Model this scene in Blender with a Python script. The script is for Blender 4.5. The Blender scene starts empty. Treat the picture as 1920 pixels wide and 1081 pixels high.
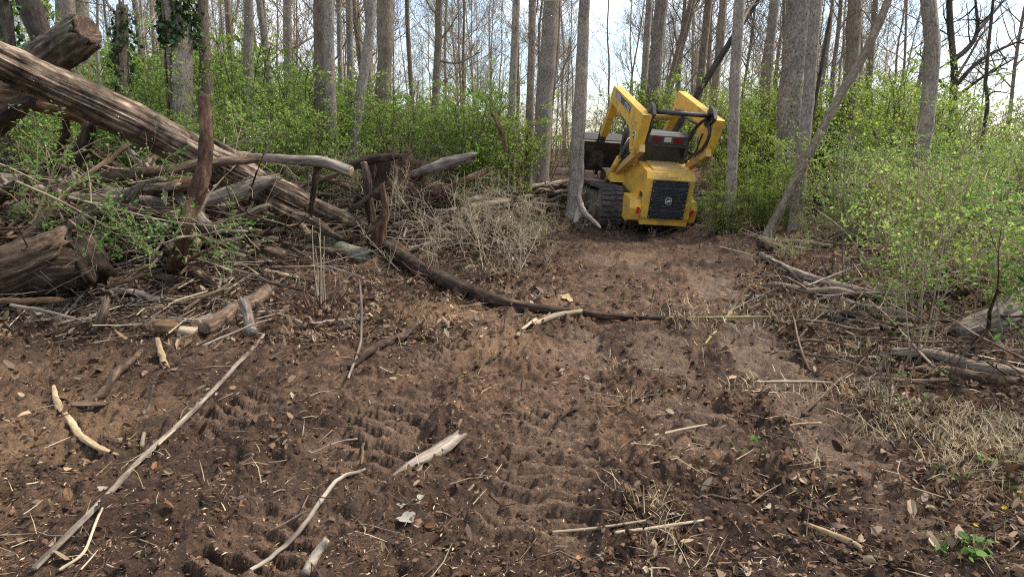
import bpy, bmesh, math, random
import numpy as np
from mathutils import Matrix, Vector, Euler

random.seed(7)
RNG = np.random.default_rng(11)
sc = bpy.context.scene
COL = sc.collection

# ------------------------------------------------------------------ camera, sky, sun, exposure
CAM_H, CAM_P, FPX = 1.6, math.radians(11.7), 1280.0
cam_d = bpy.data.cameras.new('camera'); cam = bpy.data.objects.new('camera', cam_d); COL.objects.link(cam)
cam_d.sensor_width = 36.0; cam_d.lens = 36.0 * FPX / 1920.0; cam_d.clip_start = 0.05; cam_d.clip_end = 2000
cam.location = (0, 0, CAM_H); cam.rotation_euler = (math.pi / 2 - CAM_P, 0, 0)
sc.camera = cam

SUN_EL, SUN_AZ = math.radians(54), math.radians(70)      # azimuth clockwise from +Y: high, ahead and to the right
wd = bpy.data.worlds.new('World'); sc.world = wd; wd.use_nodes = True
nt = wd.node_tree; nt.nodes.clear()
def wn(t): return nt.nodes.new(t)
out = wn('ShaderNodeOutputWorld'); bg = wn('ShaderNodeBackground'); sky = wn('ShaderNodeTexSky')
sky.sky_type = 'NISHITA'; sky.sun_disc = False; sky.sun_elevation = SUN_EL; sky.sun_rotation = SUN_AZ
sky.air_density = 1.0; sky.dust_density = 1.2
tc = wn('ShaderNodeTexCoord'); mp = wn('ShaderNodeMapping'); mp.inputs['Scale'].default_value = (1.0, 1.0, 2.6)
nz = wn('ShaderNodeTexNoise'); nz.inputs['Scale'].default_value = 2.3; nz.inputs['Detail'].default_value = 7; nz.inputs['Roughness'].default_value = 0.55
rp = wn('ShaderNodeValToRGB'); rp.color_ramp.elements[0].position = 0.45; rp.color_ramp.elements[1].position = 0.62
nz2 = wn('ShaderNodeTexNoise'); nz2.inputs['Scale'].default_value = 4.5; nz2.inputs['Detail'].default_value = 6
rp2 = wn('ShaderNodeValToRGB'); rp2.color_ramp.elements[0].position = 0.3; rp2.color_ramp.elements[1].position = 0.7
rp2.color_ramp.elements[0].color = (4.5, 4.65, 5.0, 1); rp2.color_ramp.elements[1].color = (6.1, 6.15, 6.25, 1)
mx = wn('ShaderNodeMix'); mx.data_type = 'RGBA'
L = nt.links.new
L(tc.outputs['Generated'], mp.inputs['Vector']); L(mp.outputs[0], nz.inputs['Vector']); L(mp.outputs[0], nz2.inputs['Vector'])
L(nz.outputs['Fac'], rp.inputs[0]); L(nz2.outputs['Fac'], rp2.inputs[0])
L(rp.outputs['Color'], mx.inputs['Factor']); L(sky.outputs[0], mx.inputs['A']); L(rp2.outputs['Color'], mx.inputs['B'])
L(mx.outputs['Result'], bg.inputs['Color']); bg.inputs['Strength'].default_value = 0.10
L(bg.outputs[0], out.inputs['Surface'])

sd = bpy.data.lights.new('sun', 'SUN'); sd.energy = 2.6; sd.angle = math.radians(11); sd.color = (1.0, 0.92, 0.80)
sun = bpy.data.objects.new('sun', sd); COL.objects.link(sun)
sv = Vector((math.sin(SUN_AZ) * math.cos(SUN_EL), math.cos(SUN_AZ) * math.cos(SUN_EL), math.sin(SUN_EL)))
sun.rotation_euler = sv.to_track_quat('Z', 'Y').to_euler(); sun.location = sv * 60

vs = sc.view_settings; vs.view_transform = 'Standard'; vs.look = 'None'; vs.exposure = 1.6; vs.gamma = 1; vs.use_curve_mapping = False
sc.cycles.max_bounces = 5; sc.cycles.transparent_max_bounces = 8; sc.cycles.use_denoising = False; sc.cycles.pixel_filter_type = 'BLACKMAN_HARRIS'; sc.cycles.filter_width = 1.15

# ------------------------------------------------------------------ noise
def _h(ix, iy, iz, seed):
    h = (ix.astype(np.uint32) * np.uint32(374761393) + iy.astype(np.uint32) * np.uint32(668265263)
         + iz.astype(np.uint32) * np.uint32(2147483647 - 5321) + np.uint32(seed * 974711 & 0xffffffff))
    h = (h ^ (h >> np.uint32(13))) * np.uint32(1274126177)
    h = (h ^ (h >> np.uint32(16))) * np.uint32(2246822519)
    return ((h ^ (h >> np.uint32(15))) & np.uint32(0xffffff)).astype(np.float32) / np.float32(0xffffff) * 2 - 1
def n2(x, y, seed=0):
    x = np.asarray(x, dtype=np.float64); y = np.asarray(y, dtype=np.float64)
    xi = np.floor(x); yi = np.floor(y); fx = x - xi; fy = y - yi
    xi = xi.astype(np.int64); yi = yi.astype(np.int64); z = np.zeros_like(xi)
    fx = fx * fx * (3 - 2 * fx); fy = fy * fy * (3 - 2 * fy)
    a = _h(xi, yi, z, seed); b = _h(xi + 1, yi, z, seed); c = _h(xi, yi + 1, z, seed); d = _h(xi + 1, yi + 1, z, seed)
    return (a * (1 - fx) + b * fx) * (1 - fy) + (c * (1 - fx) + d * fx) * fy
def n3(x, y, zz, seed=0):
    xi = np.floor(x); yi = np.floor(y); zi = np.floor(zz); fx = x - xi; fy = y - yi; fz = zz - zi
    xi = xi.astype(np.int64); yi = yi.astype(np.int64); zi = zi.astype(np.int64)
    fx = fx * fx * (3 - 2 * fx); fy = fy * fy * (3 - 2 * fy); fz = fz * fz * (3 - 2 * fz)
    r = 0
    for dx in (0, 1):
        for dy in (0, 1):
            for dz in (0, 1):
                r = r + _h(xi + dx, yi + dy, zi + dz, seed) * (fx if dx else 1 - fx) * (fy if dy else 1 - fy) * (fz if dz else 1 - fz)
    return r
def fbm(x, y, s, octs, seed=0, g=0.5):
    r = 0; a = 1.0; f = 1.0 / s
    for o in range(octs):
        c, sn = math.cos(o * 1.3), math.sin(o * 1.3)
        r = r + a * n2((x * c - y * sn) * f, (x * sn + y * c) * f, seed + o); a *= g; f *= 2.03
    return r
def ss(a, b, x):
    t = np.clip((np.asarray(x, dtype=np.float64) - a) / (b - a), 0, 1); return t * t * (3 - 2 * t)

# ------------------------------------------------------------------ terrain
def Hs(x, y):
    x = np.asarray(x, dtype=np.float64); y = np.asarray(y, dtype=np.float64)
    h = 0.75 * ss(12.3, 16.5, y) + 0.35 * ss(18, 30, y)
    h = np.maximum(h, 0.75 * ss(-2.1, -4.0, x) * ss(6.0, 8.6, y) * (1 - 0.2 * ss(9.5, 12, y)))
    h = np.maximum(h, 0.58 * ss(0.75, -0.7, x) * ss(8.6, 11.6, y))
    h = h + 0.28 * ss(2.3, 5.0, x) * ss(3.5, 7.5, y)
    h = h - 1.2 * ss(20, 45, y) * ss(4, 14, x) - 2.5 * ss(60, 140, np.hypot(x, y))
    h = h + 0.05 * n2(x / 1.7 + 3.1, y / 1.7, 5) * ss(0.5, 2.5, np.hypot(x, y))
    return h
LANES = [np.array(p) for p in ([(0.05, 1.2), (0.10, 2.6), (0.22, 3.6), (0.50, 5.5), (1.05, 8.5), (1.75, 12.4)],
                               [(-1.10, 1.5), (-0.95, 2.6), (-0.72, 3.8), (-0.40, 5.2), (0.2, 7.6)],
                               [(1.9, 1.5), (1.85, 3.2), (2.0, 5.5), (2.45, 8.5), (3.3, 12.4)],
                               [(1.05, 3.6), (1.15, 5.0), (1.9, 9.5), (2.2, 12.4)],
                               [(-2.2, 2.2), (-1.9, 3.2), (-1.1, 5.0)])]
def lane_field(x, y):
    best = np.full(np.shape(x), 9.0); arc = np.zeros(np.shape(x)); off = np.zeros(np.shape(x)); idx = np.zeros(np.shape(x), dtype=int)
    for k, P in enumerate(LANES):
        s0 = 0.0
        for a, b in zip(P[:-1], P[1:]):
            d = b - a; l = np.hypot(*d); d = d / l
            t = np.clip((x - a[0]) * d[0] + (y - a[1]) * d[1], 0, l)
            qx = x - a[0] - t * d[0]; qy = y - a[1] - t * d[1]; dist = np.hypot(qx, qy)
            m = dist < best
            best = np.where(m, dist, best); arc = np.where(m, s0 + t, arc); off = np.where(m, qx * d[1] - qy * d[0], off); idx = np.where(m, k, idx)
            s0 += l
    return best, arc, off, idx
def detail(x, y):
    """fine relief of the churned soil and two masks: pressed track, loose crumbs"""
    d, arc, off, idx = lane_field(x, y)
    trail = ss(-4.2, -1.0, x) * (1 - ss(1.9, 3.4, x - np.maximum(y - 4, 0) * 0.16)) * (1 - ss(12.4, 14, y))
    patch = ss(-0.5, 0.15, n2(x / 0.75 + 9, y / 0.75, 21) + 0.5 * n2(x / 0.27, y / 0.27, 22))
    lane = (1 - ss(0.22, 0.29, d + 0.04 * n2(x / 0.12, y / 0.12, 23))) * trail * patch
    wob = 0.035 * n2(x / 0.22, y / 0.22, 31)
    ph = (arc + wob + 0.14 * off + idx * 0.037) / 0.125
    bar = 1 - np.abs(((ph % 1.0) - 0.5) * 2)
    bar = ss(0.38, 0.62, bar + 0.11 * n2(x / 0.06, y / 0.06, 35)) * np.clip(0.66 + 0.55 * n2(x / 0.26, y / 0.26, 33) + 0.3 * n2(x / 0.07, y / 0.07, 34), 0.0, 1.2)
    rough = 0.036 * fbm(x, y, 0.42, 3, 41) + 0.042 * np.abs(fbm(x, y, 0.17, 3, 51)) + 0.018 * fbm(x, y, 0.055, 2, 61)
    crumb = ss(-0.1, 0.6, fbm(x, y, 0.5, 2, 71)); rough = rough + 0.045 * crumb * np.abs(fbm(x, y, 0.07, 2, 81))
    berm = 0.028 * np.exp(-((d - 0.28) / 0.06) ** 2) * trail * (0.4 + 0.6 * n2(x / 0.4, y / 0.4, 91))
    h = rough * (1 - 0.72 * lane) + berm + lane * (-0.040 + 0.066 * bar + 0.010 * fbm(x, y, 0.08, 2, 97)) + 0.010 * np.abs(fbm(x, y, 0.045, 2, 101)) + 0.006 * fbm(x, y, 0.024, 2, 103)
    return h, lane, crumb * (1 - lane)
def Hd(x, y):
    x = np.atleast_1d(np.asarray(x, dtype=np.float64)); y = np.atleast_1d(np.asarray(y, dtype=np.float64))
    return Hs(x, y) + detail(x, y)[0]

# pixel (of the 1920 x 1081 photograph) -> ray -> place in the scene
def ray(px, py):
    c, s = math.cos(CAM_P), math.sin(CAM_P); u = 540.5 - py
    d = np.array([px - 960.0, c * FPX + s * u, -s * FPX + c * u]); return d / d[1]
def at(px, py, d):
    return np.array([0, 0, CAM_H]) + ray(px, py) * d
def G(px, py, lift=0.0):
    r = ray(px, py); ds = np.linspace(1.5, 40, 1500)
    z = CAM_H + r[2] * ds - Hs(r[0] * ds, ds) - lift
    k = np.argmax(z < 0)
    if z[k] >= 0: k = len(ds) - 1
    return at(px, py, ds[k])
def mpp(p):                                   # metres per photo pixel at a place
    c, s = math.cos(CAM_P), math.sin(CAM_P); return (p[1] * c - (p[2] - CAM_H) * s) / FPX

# ------------------------------------------------------------------ materials
MATS = {}
def mat(name):
    m = bpy.data.materials.new(name); m.use_nodes = True; MATS[name] = m
    n = m.node_tree.nodes; return m, n, m.node_tree.links.new, n['Principled BSDF']
def nod(n, t, **kw):
    o = n.new(t)
    for k, v in kw.items():
        if k in o.inputs: o.inputs[k].default_value = v
        else: setattr(o, k, v)
    return o
def ramp(n, stops):
    r = n.new('ShaderNodeValToRGB'); e = r.color_ramp.elements
    while len(e) < len(stops): e.new(0.5)
    for i, (p, c) in enumerate(stops): e[i].position = p; e[i].color = (*c, 1)
    return r
def bark_mat(name, c0, c1, c2, scale=(16, 16, 3.0), bump=0.6, spots=0.0, moss=0.0, rough=0.92, var=0.25):
    m, n, l, p = mat(name)
    a = nod(n, 'ShaderNodeAttribute', attribute_name='bk')
    mpn = nod(n, 'ShaderNodeMapping'); mpn.inputs['Scale'].default_value = scale; l(a.outputs['Vector'], mpn.inputs['Vector'])
    t1 = nod(n, 'ShaderNodeTexNoise', Scale=1.0, Detail=8.0, Roughness=0.68); l(mpn.outputs[0], t1.inputs['Vector'])
    t2 = nod(n, 'ShaderNodeTexNoise', Scale=3.4, Detail=7.0, Roughness=0.65); l(a.outputs['Vector'], t2.inputs['Vector'])
    r = ramp(n, [(0.30, c0), (0.5, c1), (0.70, c2)]); l(t1.outputs['Fac'], r.inputs[0])
    mxx = nod(n, 'ShaderNodeMix', data_type='RGBA', blend_type='MULTIPLY'); mxx.inputs['Factor'].default_value = 1
    r2 = ramp(n, [(0.36, (1 - var, 1 - var, 1 - var)), (0.62, (1 + var * 0.5,) * 3)]); l(t2.outputs['Fac'], r2.inputs[0])
    l(r.outputs[0], mxx.inputs['A']); l(r2.outputs[0], mxx.inputs['B']); colr = mxx.outputs['Result']
    oi = nod(n, 'ShaderNodeObjectInfo'); hs = nod(n, 'ShaderNodeHueSaturation')
    mr = nod(n, 'ShaderNodeMapRange'); mr.inputs['To Min'].default_value = 0.82; mr.inputs['To Max'].default_value = 1.15
    l(oi.outputs['Random'], mr.inputs[0]); l(mr.outputs[0], hs.inputs['Value']); l(colr, hs.inputs['Color']); colr = hs.outputs[0]
    if spots:
        v = nod(n, 'ShaderNodeTexNoise', Scale=28.0, Detail=2.0); l(a.outputs['Vector'], v.inputs['Vector'])
        rr = ramp(n, [(0.60, (0, 0, 0)), (0.66, (spots,) * 3)]); l(v.outputs['Fac'], rr.inputs[0])
        mm = nod(n, 'ShaderNodeMix', data_type='RGBA'); l(rr.outputs[0], mm.inputs['Factor']); l(colr, mm.inputs['A']); mm.inputs['B'].default_value = (0.035, 0.026, 0.02, 1); colr = mm.outputs['Result']
    if moss:
        v = nod(n, 'ShaderNodeTexNoise', Scale=3.5, Detail=5.0); l(a.outputs['Vector'], v.inputs['Vector'])
        rr = ramp(n, [(0.52, (0, 0, 0)), (0.66, (moss,) * 3)]); l(v.outputs['Fac'], rr.inputs[0])
        mm = nod(n, 'ShaderNodeMix', data_type='RGBA'); l(rr.outputs[0], mm.inputs['Factor']); l(colr, mm.inputs['A']); mm.inputs['B'].default_value = (0.13, 0.15, 0.075, 1); colr = mm.outputs['Result']
    l(colr, p.inputs['Base Color']); p.inputs['Roughness'].default_value = rough; p.inputs['Specular IOR Level'].default_value = 0.25
    b = nod(n, 'ShaderNodeBump', Strength=bump, Distance=0.02); l(t1.outputs['Fac'], b.inputs['Height']); l(b.outputs[0], p.inputs['Normal'])
    return m
bark_mat('bark_grey', (0.10, 0.080, 0.062), (0.275, 0.230, 0.182), (0.45, 0.385, 0.315), (44, 44, 17), 0.8, spots=0.55, moss=0.12)
bark_mat('bark_brown', (0.075, 0.055, 0.040), (0.22, 0.170, 0.124), (0.39, 0.315, 0.24), (40, 40, 13), 0.9, moss=0.15)
bark_mat('bark_dark', (0.02, 0.016, 0.013), (0.068, 0.054, 0.044), (0.15, 0.125, 0.10), (26, 26, 5), 0.9, moss=0.2)
bark_mat('bark_thick', (0.016, 0.011, 0.008), (0.085, 0.062, 0.045), (0.27, 0.215, 0.16), (22, 22, 6.5), 1.0, moss=0.25, var=0.4)
bark_mat('bark_spotted', (0.09, 0.07, 0.052), (0.24, 0.20, 0.16), (0.38, 0.33, 0.27), (26, 26, 14), 0.9, spots=0.9)
bark_mat('bark_pale', (0.16, 0.13, 0.105), (0.33, 0.28, 0.23), (0.50, 0.44, 0.37), (30, 30, 4), 0.5, spots=0.3)
bark_mat('bark_smooth_green', (0.13, 0.13, 0.085), (0.25, 0.245, 0.17), (0.36, 0.35, 0.27), (9, 9, 7), 0.25, spots=0.5)
bark_mat('wood_weathered', (0.014, 0.009, 0.006), (0.13, 0.092, 0.065), (0.40, 0.32, 0.245), (26, 26, 2.8), 1.0, var=0.75)
bark_mat('wood_grey', (0.055, 0.043, 0.034), (0.23, 0.185, 0.145), (0.44, 0.38, 0.31), (28, 28, 3.4), 0.8, var=0.4)
bark_mat('wood_rotten', (0.012, 0.008, 0.006), (0.052, 0.032, 0.021), (0.16, 0.105, 0.068), (26, 26, 5), 1.0, var=0.5)
bark_mat('wood_brown', (0.03, 0.02, 0.013), (0.125, 0.082, 0.053), (0.27, 0.20, 0.14), (28, 28, 4.5), 0.9, var=0.45)
bark_mat('wood_red', (0.025, 0.014, 0.009), (0.085, 0.045, 0.028), (0.22, 0.135, 0.09), (26, 26, 8), 0.8, spots=0.3, var=0.45)
bark_mat('wood_fresh', (0.16, 0.10, 0.05), (0.36, 0.26, 0.145), (0.52, 0.42, 0.27), (30, 30, 4), 0.6, var=0.3)
bark_mat('wood_orange', (0.03, 0.016, 0.009), (0.15, 0.088, 0.046), (0.34, 0.235, 0.14), (26, 26, 4.0), 0.8, var=0.5)
bark_mat('stalk_pale', (0.28, 0.22, 0.14), (0.44, 0.36, 0.24), (0.58, 0.49, 0.35), (30, 30, 4), 0.2)
bark_mat('far_twig', (0.12, 0.095, 0.073), (0.25, 0.205, 0.16), (0.37, 0.315, 0.255), (30, 30, 8), 0.2)
bark_mat('twig_tan', (0.13, 0.095, 0.06), (0.29, 0.225, 0.15), (0.43, 0.35, 0.24), (30, 30, 3), 0.3)
bark_mat('twig_brown', (0.05, 0.038, 0.028), (0.125, 0.098, 0.073), (0.24, 0.195, 0.15), (30, 30, 3), 0.3)
bark_mat('twig_green', (0.11, 0.11, 0.035), (0.20, 0.19, 0.07), (0.31, 0.28, 0.13), (30, 30, 3), 0.3)

def leaf_mat(name, trans=0.35, rough=0.6):
    m, n, l, p = mat(name); n.remove(p)
    a = nod(n, 'ShaderNodeAttribute', attribute_name='col')
    d = nod(n, 'ShaderNodeBsdfPrincipled', Roughness=rough); d.inputs['Specular IOR Level'].default_value = 0.12 if rough > 0.7 else 0.3
    t = nod(n, 'ShaderNodeBsdfTranslucent'); mxx = nod(n, 'ShaderNodeMixShader'); mxx.inputs[0].default_value = trans
    l(a.outputs['Color'], d.inputs['Base Color']); l(a.outputs['Color'], t.inputs['Color'])
    l(d.outputs[0], mxx.inputs[1]); l(t.outputs[0], mxx.inputs[2]); l(mxx.outputs[0], n['Material Output'].inputs[0])
    return m
leaf_mat('leaf', 0.5); leaf_mat('dead_leaf', 0.12, 0.9); leaf_mat('ivy_leaf', 0.15, 0.35); leaf_mat('straw', 0.2, 0.7); leaf_mat('crumb', 0.0, 0.95)

def plain(name, c, rough=0.5, metal=0.0, spec=0.5, dirt=None, dirt_amt=0.5, dirt_scale=6.0, bump=0.0, coat=0.0, thr=(0.45, 0.7)):
    m, n, l, p = mat(name); p.inputs['Base Color'].default_value = (*c, 1); p.inputs['Roughness'].default_value = rough
    p.inputs['Metallic'].default_value = metal; p.inputs['Specular IOR Level'].default_value = spec
    if coat: p.inputs['Coat Weight'].default_value = coat; p.inputs['Coat Roughness'].default_value = 0.25
    if dirt:
        tcn = nod(n, 'ShaderNodeTexCoord'); t = nod(n, 'ShaderNodeTexNoise', Scale=dirt_scale, Detail=8.0, Roughness=0.65)
        l(tcn.outputs['Object'], t.inputs['Vector'])
        r = ramp(n, [(thr[0], (0, 0, 0)), (thr[1], (dirt_amt,) * 3)]); l(t.outputs['Fac'], r.inputs[0])
        mm = nod(n, 'ShaderNodeMix', data_type='RGBA'); l(r.outputs[0], mm.inputs['Factor']); mm.inputs['A'].default_value = (*c, 1); mm.inputs['B'].default_value = (*dirt, 1)
        l(mm.outputs['Result'], p.inputs['Base Color'])
        mr = nod(n, 'ShaderNodeMapRange'); mr.inputs['To Min'].default_value = rough; mr.inputs['To Max'].default_value = 0.95
        l(r.outputs[0], mr.inputs[0]); l(mr.outputs[0], p.inputs['Roughness'])
        if bump:
            b = nod(n, 'ShaderNodeBump', Strength=bump, Distance=0.01); l(t.outputs['Fac'], b.inputs['Height']); l(b.outputs[0], p.inputs['Normal'])
    return m
DUST = (0.30, 0.22, 0.14); MUD = (0.085, 0.055, 0.034)
plain('paint_yellow', (0.78, 0.46, 0.055), 0.5, dirt=(0.30, 0.205, 0.11), dirt_amt=0.8, dirt_scale=4.2, coat=0.05, thr=(0.44, 0.70))
plain('paint_dusty', (0.60, 0.38, 0.11), 0.6, dirt=(0.46, 0.36, 0.22), dirt_amt=0.9, dirt_scale=4.0)
plain('steel_black', (0.022, 0.023, 0.026), 0.42, dirt=(0.12, 0.10, 0.08), dirt_amt=0.4, dirt_scale=7.0)
plain('cab_grey', (0.055, 0.06, 0.068), 0.5, dirt=(0.20, 0.18, 0.15), dirt_amt=0.4, dirt_scale=5.0)
plain('rubber', (0.05, 0.044, 0.040), 0.85, dirt=(0.19, 0.145, 0.105), dirt_amt=0.9, dirt_scale=9.0, bump=0.5)
plain('undercarriage', (0.10, 0.085, 0.068), 0.9, dirt=(0.25, 0.20, 0.145), dirt_amt=0.9, dirt_scale=6.0, bump=0.6)
plain('bucket_steel', (0.016, 0.014, 0.013), 0.5, dirt=(0.13, 0.09, 0.06), dirt_amt=0.8, dirt_scale=3.0, bump=0.4, thr=(0.5, 0.66))
plain('glass_dark', (0.012, 0.018, 0.018), 0.06, spec=0.6, dirt=(0.07, 0.08, 0.075), dirt_amt=0.5, dirt_scale=3.0)
plain('lamp_red', (0.19, 0.012, 0.018), 0.25); plain('lamp_clear', (0.62, 0.56, 0.44), 0.3)
plain('reflector_red', (0.55, 0.03, 0.02), 0.35); plain('print_white', (0.75, 0.75, 0.73), 0.5)
plain('decal_dark', (0.05, 0.055, 0.06), 0.45); plain('chrome', (0.55, 0.55, 0.55), 0.25, metal=1.0)
plain('grille_black', (0.014, 0.014, 0.015), 0.5, dirt=(0.06, 0.05, 0.04), dirt_amt=0.5)

# ground material: soil colours by zone ('soil': r = pale dry, g = loose dark, b = pressed)
m, n, l, p = mat('soil')
a = nod(n, 'ShaderNodeAttribute', attribute_name='soil'); sep = nod(n, 'ShaderNodeSeparateColor'); l(a.outputs['Color'], sep.inputs[0])
tcn = nod(n, 'ShaderNodeTexCoord')
t1 = nod(n, 'ShaderNodeTexNoise', Scale=2.2, Detail=10.0, Roughness=0.7); l(tcn.outputs['Object'], t1.inputs['Vector'])
t2 = nod(n, 'ShaderNodeTexNoise', Scale=60.0, Detail=6.0, Roughness=0.7); l(tcn.outputs['Object'], t2.inputs['Vector'])
t3 = nod(n, 'ShaderNodeTexNoise', Scale=11.0, Detail=8.0, Roughness=0.65); l(tcn.outputs['Object'], t3.inputs['Vector'])
r1 = ramp(n, [(0.32, (0.030, 0.016, 0.0095)), (0.48, (0.090, 0.050, 0.029)), (0.66, (0.172, 0.104, 0.061))]); l(t3.outputs['Fac'], r1.inputs[0])
def mix(fac, A, B, blend='MIX'):
    q = nod(n, 'ShaderNodeMix', data_type='RGBA', blend_type=blend)
    for s, v in (('Factor', fac), ('A', A), ('B', B)):
        if hasattr(v, 'is_output'): l(v, q.inputs[s])
        elif s == 'Factor': q.inputs[s].default_value = v
        else: q.inputs[s].default_value = (*v, 1)
    return q.outputs['Result']
r2 = ramp(n, [(0.35, (0.115, 0.068, 0.037)), (0.65, (0.225, 0.142, 0.080))]); l(t1.outputs['Fac'], r2.inputs[0])
r3 = ramp(n, [(0.35, (0.016, 0.009, 0.006)), (0.7, (0.050, 0.027, 0.017))]); l(t3.outputs['Fac'], r3.inputs[0])
c = mix(sep.outputs[0], r1.outputs[0], r2.outputs[0]); c = mix(sep.outputs[1], c, r3.outputs[0])
r4 = ramp(n, [(0.34, (0.42, 0.40, 0.38)), (0.66, (1.4, 1.4, 1.4))]); l(t2.outputs['Fac'], r4.inputs[0])
c = mix(1.0, c, r4.outputs[0], 'MULTIPLY'); l(c, p.inputs['Base Color'])
mr = nod(n, 'ShaderNodeMapRange'); mr.inputs['To Min'].default_value = 0.95; mr.inputs['To Max'].default_value = 0.62; l(sep.outputs[2], mr.inputs[0]); l(mr.outputs[0], p.inputs['Roughness'])
p.inputs['Specular IOR Level'].default_value = 0.3
b1 = nod(n, 'ShaderNodeBump', Strength=1.0, Distance=0.02); l(t2.outputs['Fac'], b1.inputs['Height'])
b2 = nod(n, 'ShaderNodeBump', Strength=0.7, Distance=0.04); l(t3.outputs['Fac'], b2.inputs['Height']); l(b1.outputs[0], b2.inputs['Normal']); l(b2.outputs[0], p.inputs['Normal'])

# ------------------------------------------------------------------ mesh building
class MB:
    def __init__(s): s.v = []; s.q = []; s.t = []; s.bk = []; s.col = []; s.n = 0
    def add(s, v, quads=None, tris=None, bk=None, col=None):
        v = np.asarray(v, dtype=np.float64).reshape(-1, 3); k = len(v)
        s.v.append(v)
        if quads is not None and len(quads): s.q.append(np.asarray(quads).reshape(-1, 4) + s.n)
        if tris is not None and len(tris): s.t.append(np.asarray(tris).reshape(-1, 3) + s.n)
        s.bk.append(v if bk is None else bk)
        if col is None: col = (0.2, 0.2, 0.2)
        col = np.asarray(col, dtype=np.float64); s.col.append(np.broadcast_to(col, (k, 3)))
        s.n += k; return s
    def mesh(s, name, smooth=True):
        me = bpy.data.meshes.new(name)
        if not s.n: return me
        v = np.concatenate(s.v); q = np.concatenate(s.q) if s.q else np.zeros((0, 4), int); t = np.concatenate(s.t) if s.t else np.zeros((0, 3), int)
        nq, ntr = len(q), len(t)
        me.vertices.add(len(v)); me.vertices.foreach_set('co', v.astype(np.float32).ravel())
        me.loops.add(nq * 4 + ntr * 3); me.loops.foreach_set('vertex_index', np.concatenate([q.ravel(), t.ravel()]).astype(np.int32))
        me.polygons.add(nq + ntr)
        st = np.concatenate([np.arange(nq) * 4, nq * 4 + np.arange(ntr) * 3]).astype(np.int32)
        me.polygons.foreach_set('loop_start', st)
        me.polygons.foreach_set('use_smooth', np.full(nq + ntr, smooth, dtype=bool))
        a = me.attributes.new('bk', 'FLOAT_VECTOR', 'POINT'); a.data.foreach_set('vector', np.concatenate(s.bk).astype(np.float32).ravel())
        c = np.concatenate(s.col); c4 = np.ones((len(c), 4), np.float32); c4[:, :3] = c
        a = me.attributes.new('col', 'FLOAT_COLOR', 'POINT'); a.data.foreach_set('color', c4.ravel())
        me.update(); me.validate(); return me
    def build(s, name, m, parent=None, smooth=True, loc=None):
        if loc is not None: s.v = [v - np.asarray(loc) for v in s.v]
        return link(name, s.mesh(name, smooth), m, parent, loc)
def link(name, me, m=None, parent=None, loc=None):
    o = bpy.data.objects.new(name, me); COL.objects.link(o)
    if m and not me.materials: me.materials.append(MATS[m])
    if loc is not None: o.location = loc
    if parent is not None: o.parent = parent
    return o
def tag(o, label=None, cat=None, group=None, kind=None):
    for k, v in (('label', label), ('category', cat), ('group', group), ('kind', kind)):
        if v: o[k] = v
    return o
def empty(name, loc=(0, 0, 0)):
    o = bpy.data.objects.new(name, None); o.empty_display_size = 0.2; COL.objects.link(o); o.location = loc; return o
def copy_tree(o, parent=None):
    c = o.copy(); COL.objects.link(c)
    if parent is not None: c.parent = parent
    for ch in o.children: copy_tree(ch, c)
    return c

def spline(P, n):
    """Catmull-Rom through control rows (any width) -> n rows"""
    P = np.asarray(P, dtype=np.float64)
    if len(P) == 2: t = np.linspace(0, 1, n)[:, None]; return P[0] * (1 - t) + P[1] * t
    E = np.vstack([2 * P[0] - P[1], P, 2 * P[-1] - P[-2]])
    d = np.r_[0, np.cumsum(np.linalg.norm(np.diff(P[:, :3], axis=0), axis=1))]; t = np.linspace(0, d[-1], n)
    k = np.clip(np.searchsorted(d, t, side='right') - 1, 0, len(P) - 2); u = ((t - d[k]) / (d[k + 1] - d[k]))[:, None]
    a, b, c, e = E[k], E[k + 1], E[k + 2], E[k + 3]
    return 0.5 * (2 * b + (c - a) * u + (2 * a - 5 * b + 4 * c - e) * u ** 2 + (3 * b - a - 3 * c + e) * u ** 3)
def frames(C):
    T = np.gradient(C, axis=0); T /= np.linalg.norm(T, axis=1)[:, None] + 1e-12
    N = np.zeros_like(T); r = np.array([0, 0, 1.0]) if abs(T[0, 2]) < 0.9 else np.array([1.0, 0, 0])
    v = np.cross(T[0], r); N[0] = v / np.linalg.norm(v)
    for i in range(1, len(T)):
        v = N[i - 1] - T[i] * (N[i - 1] @ T[i]); N[i] = v / (np.linalg.norm(v) + 1e-12)
    return T, N, np.cross(T, N)
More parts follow.
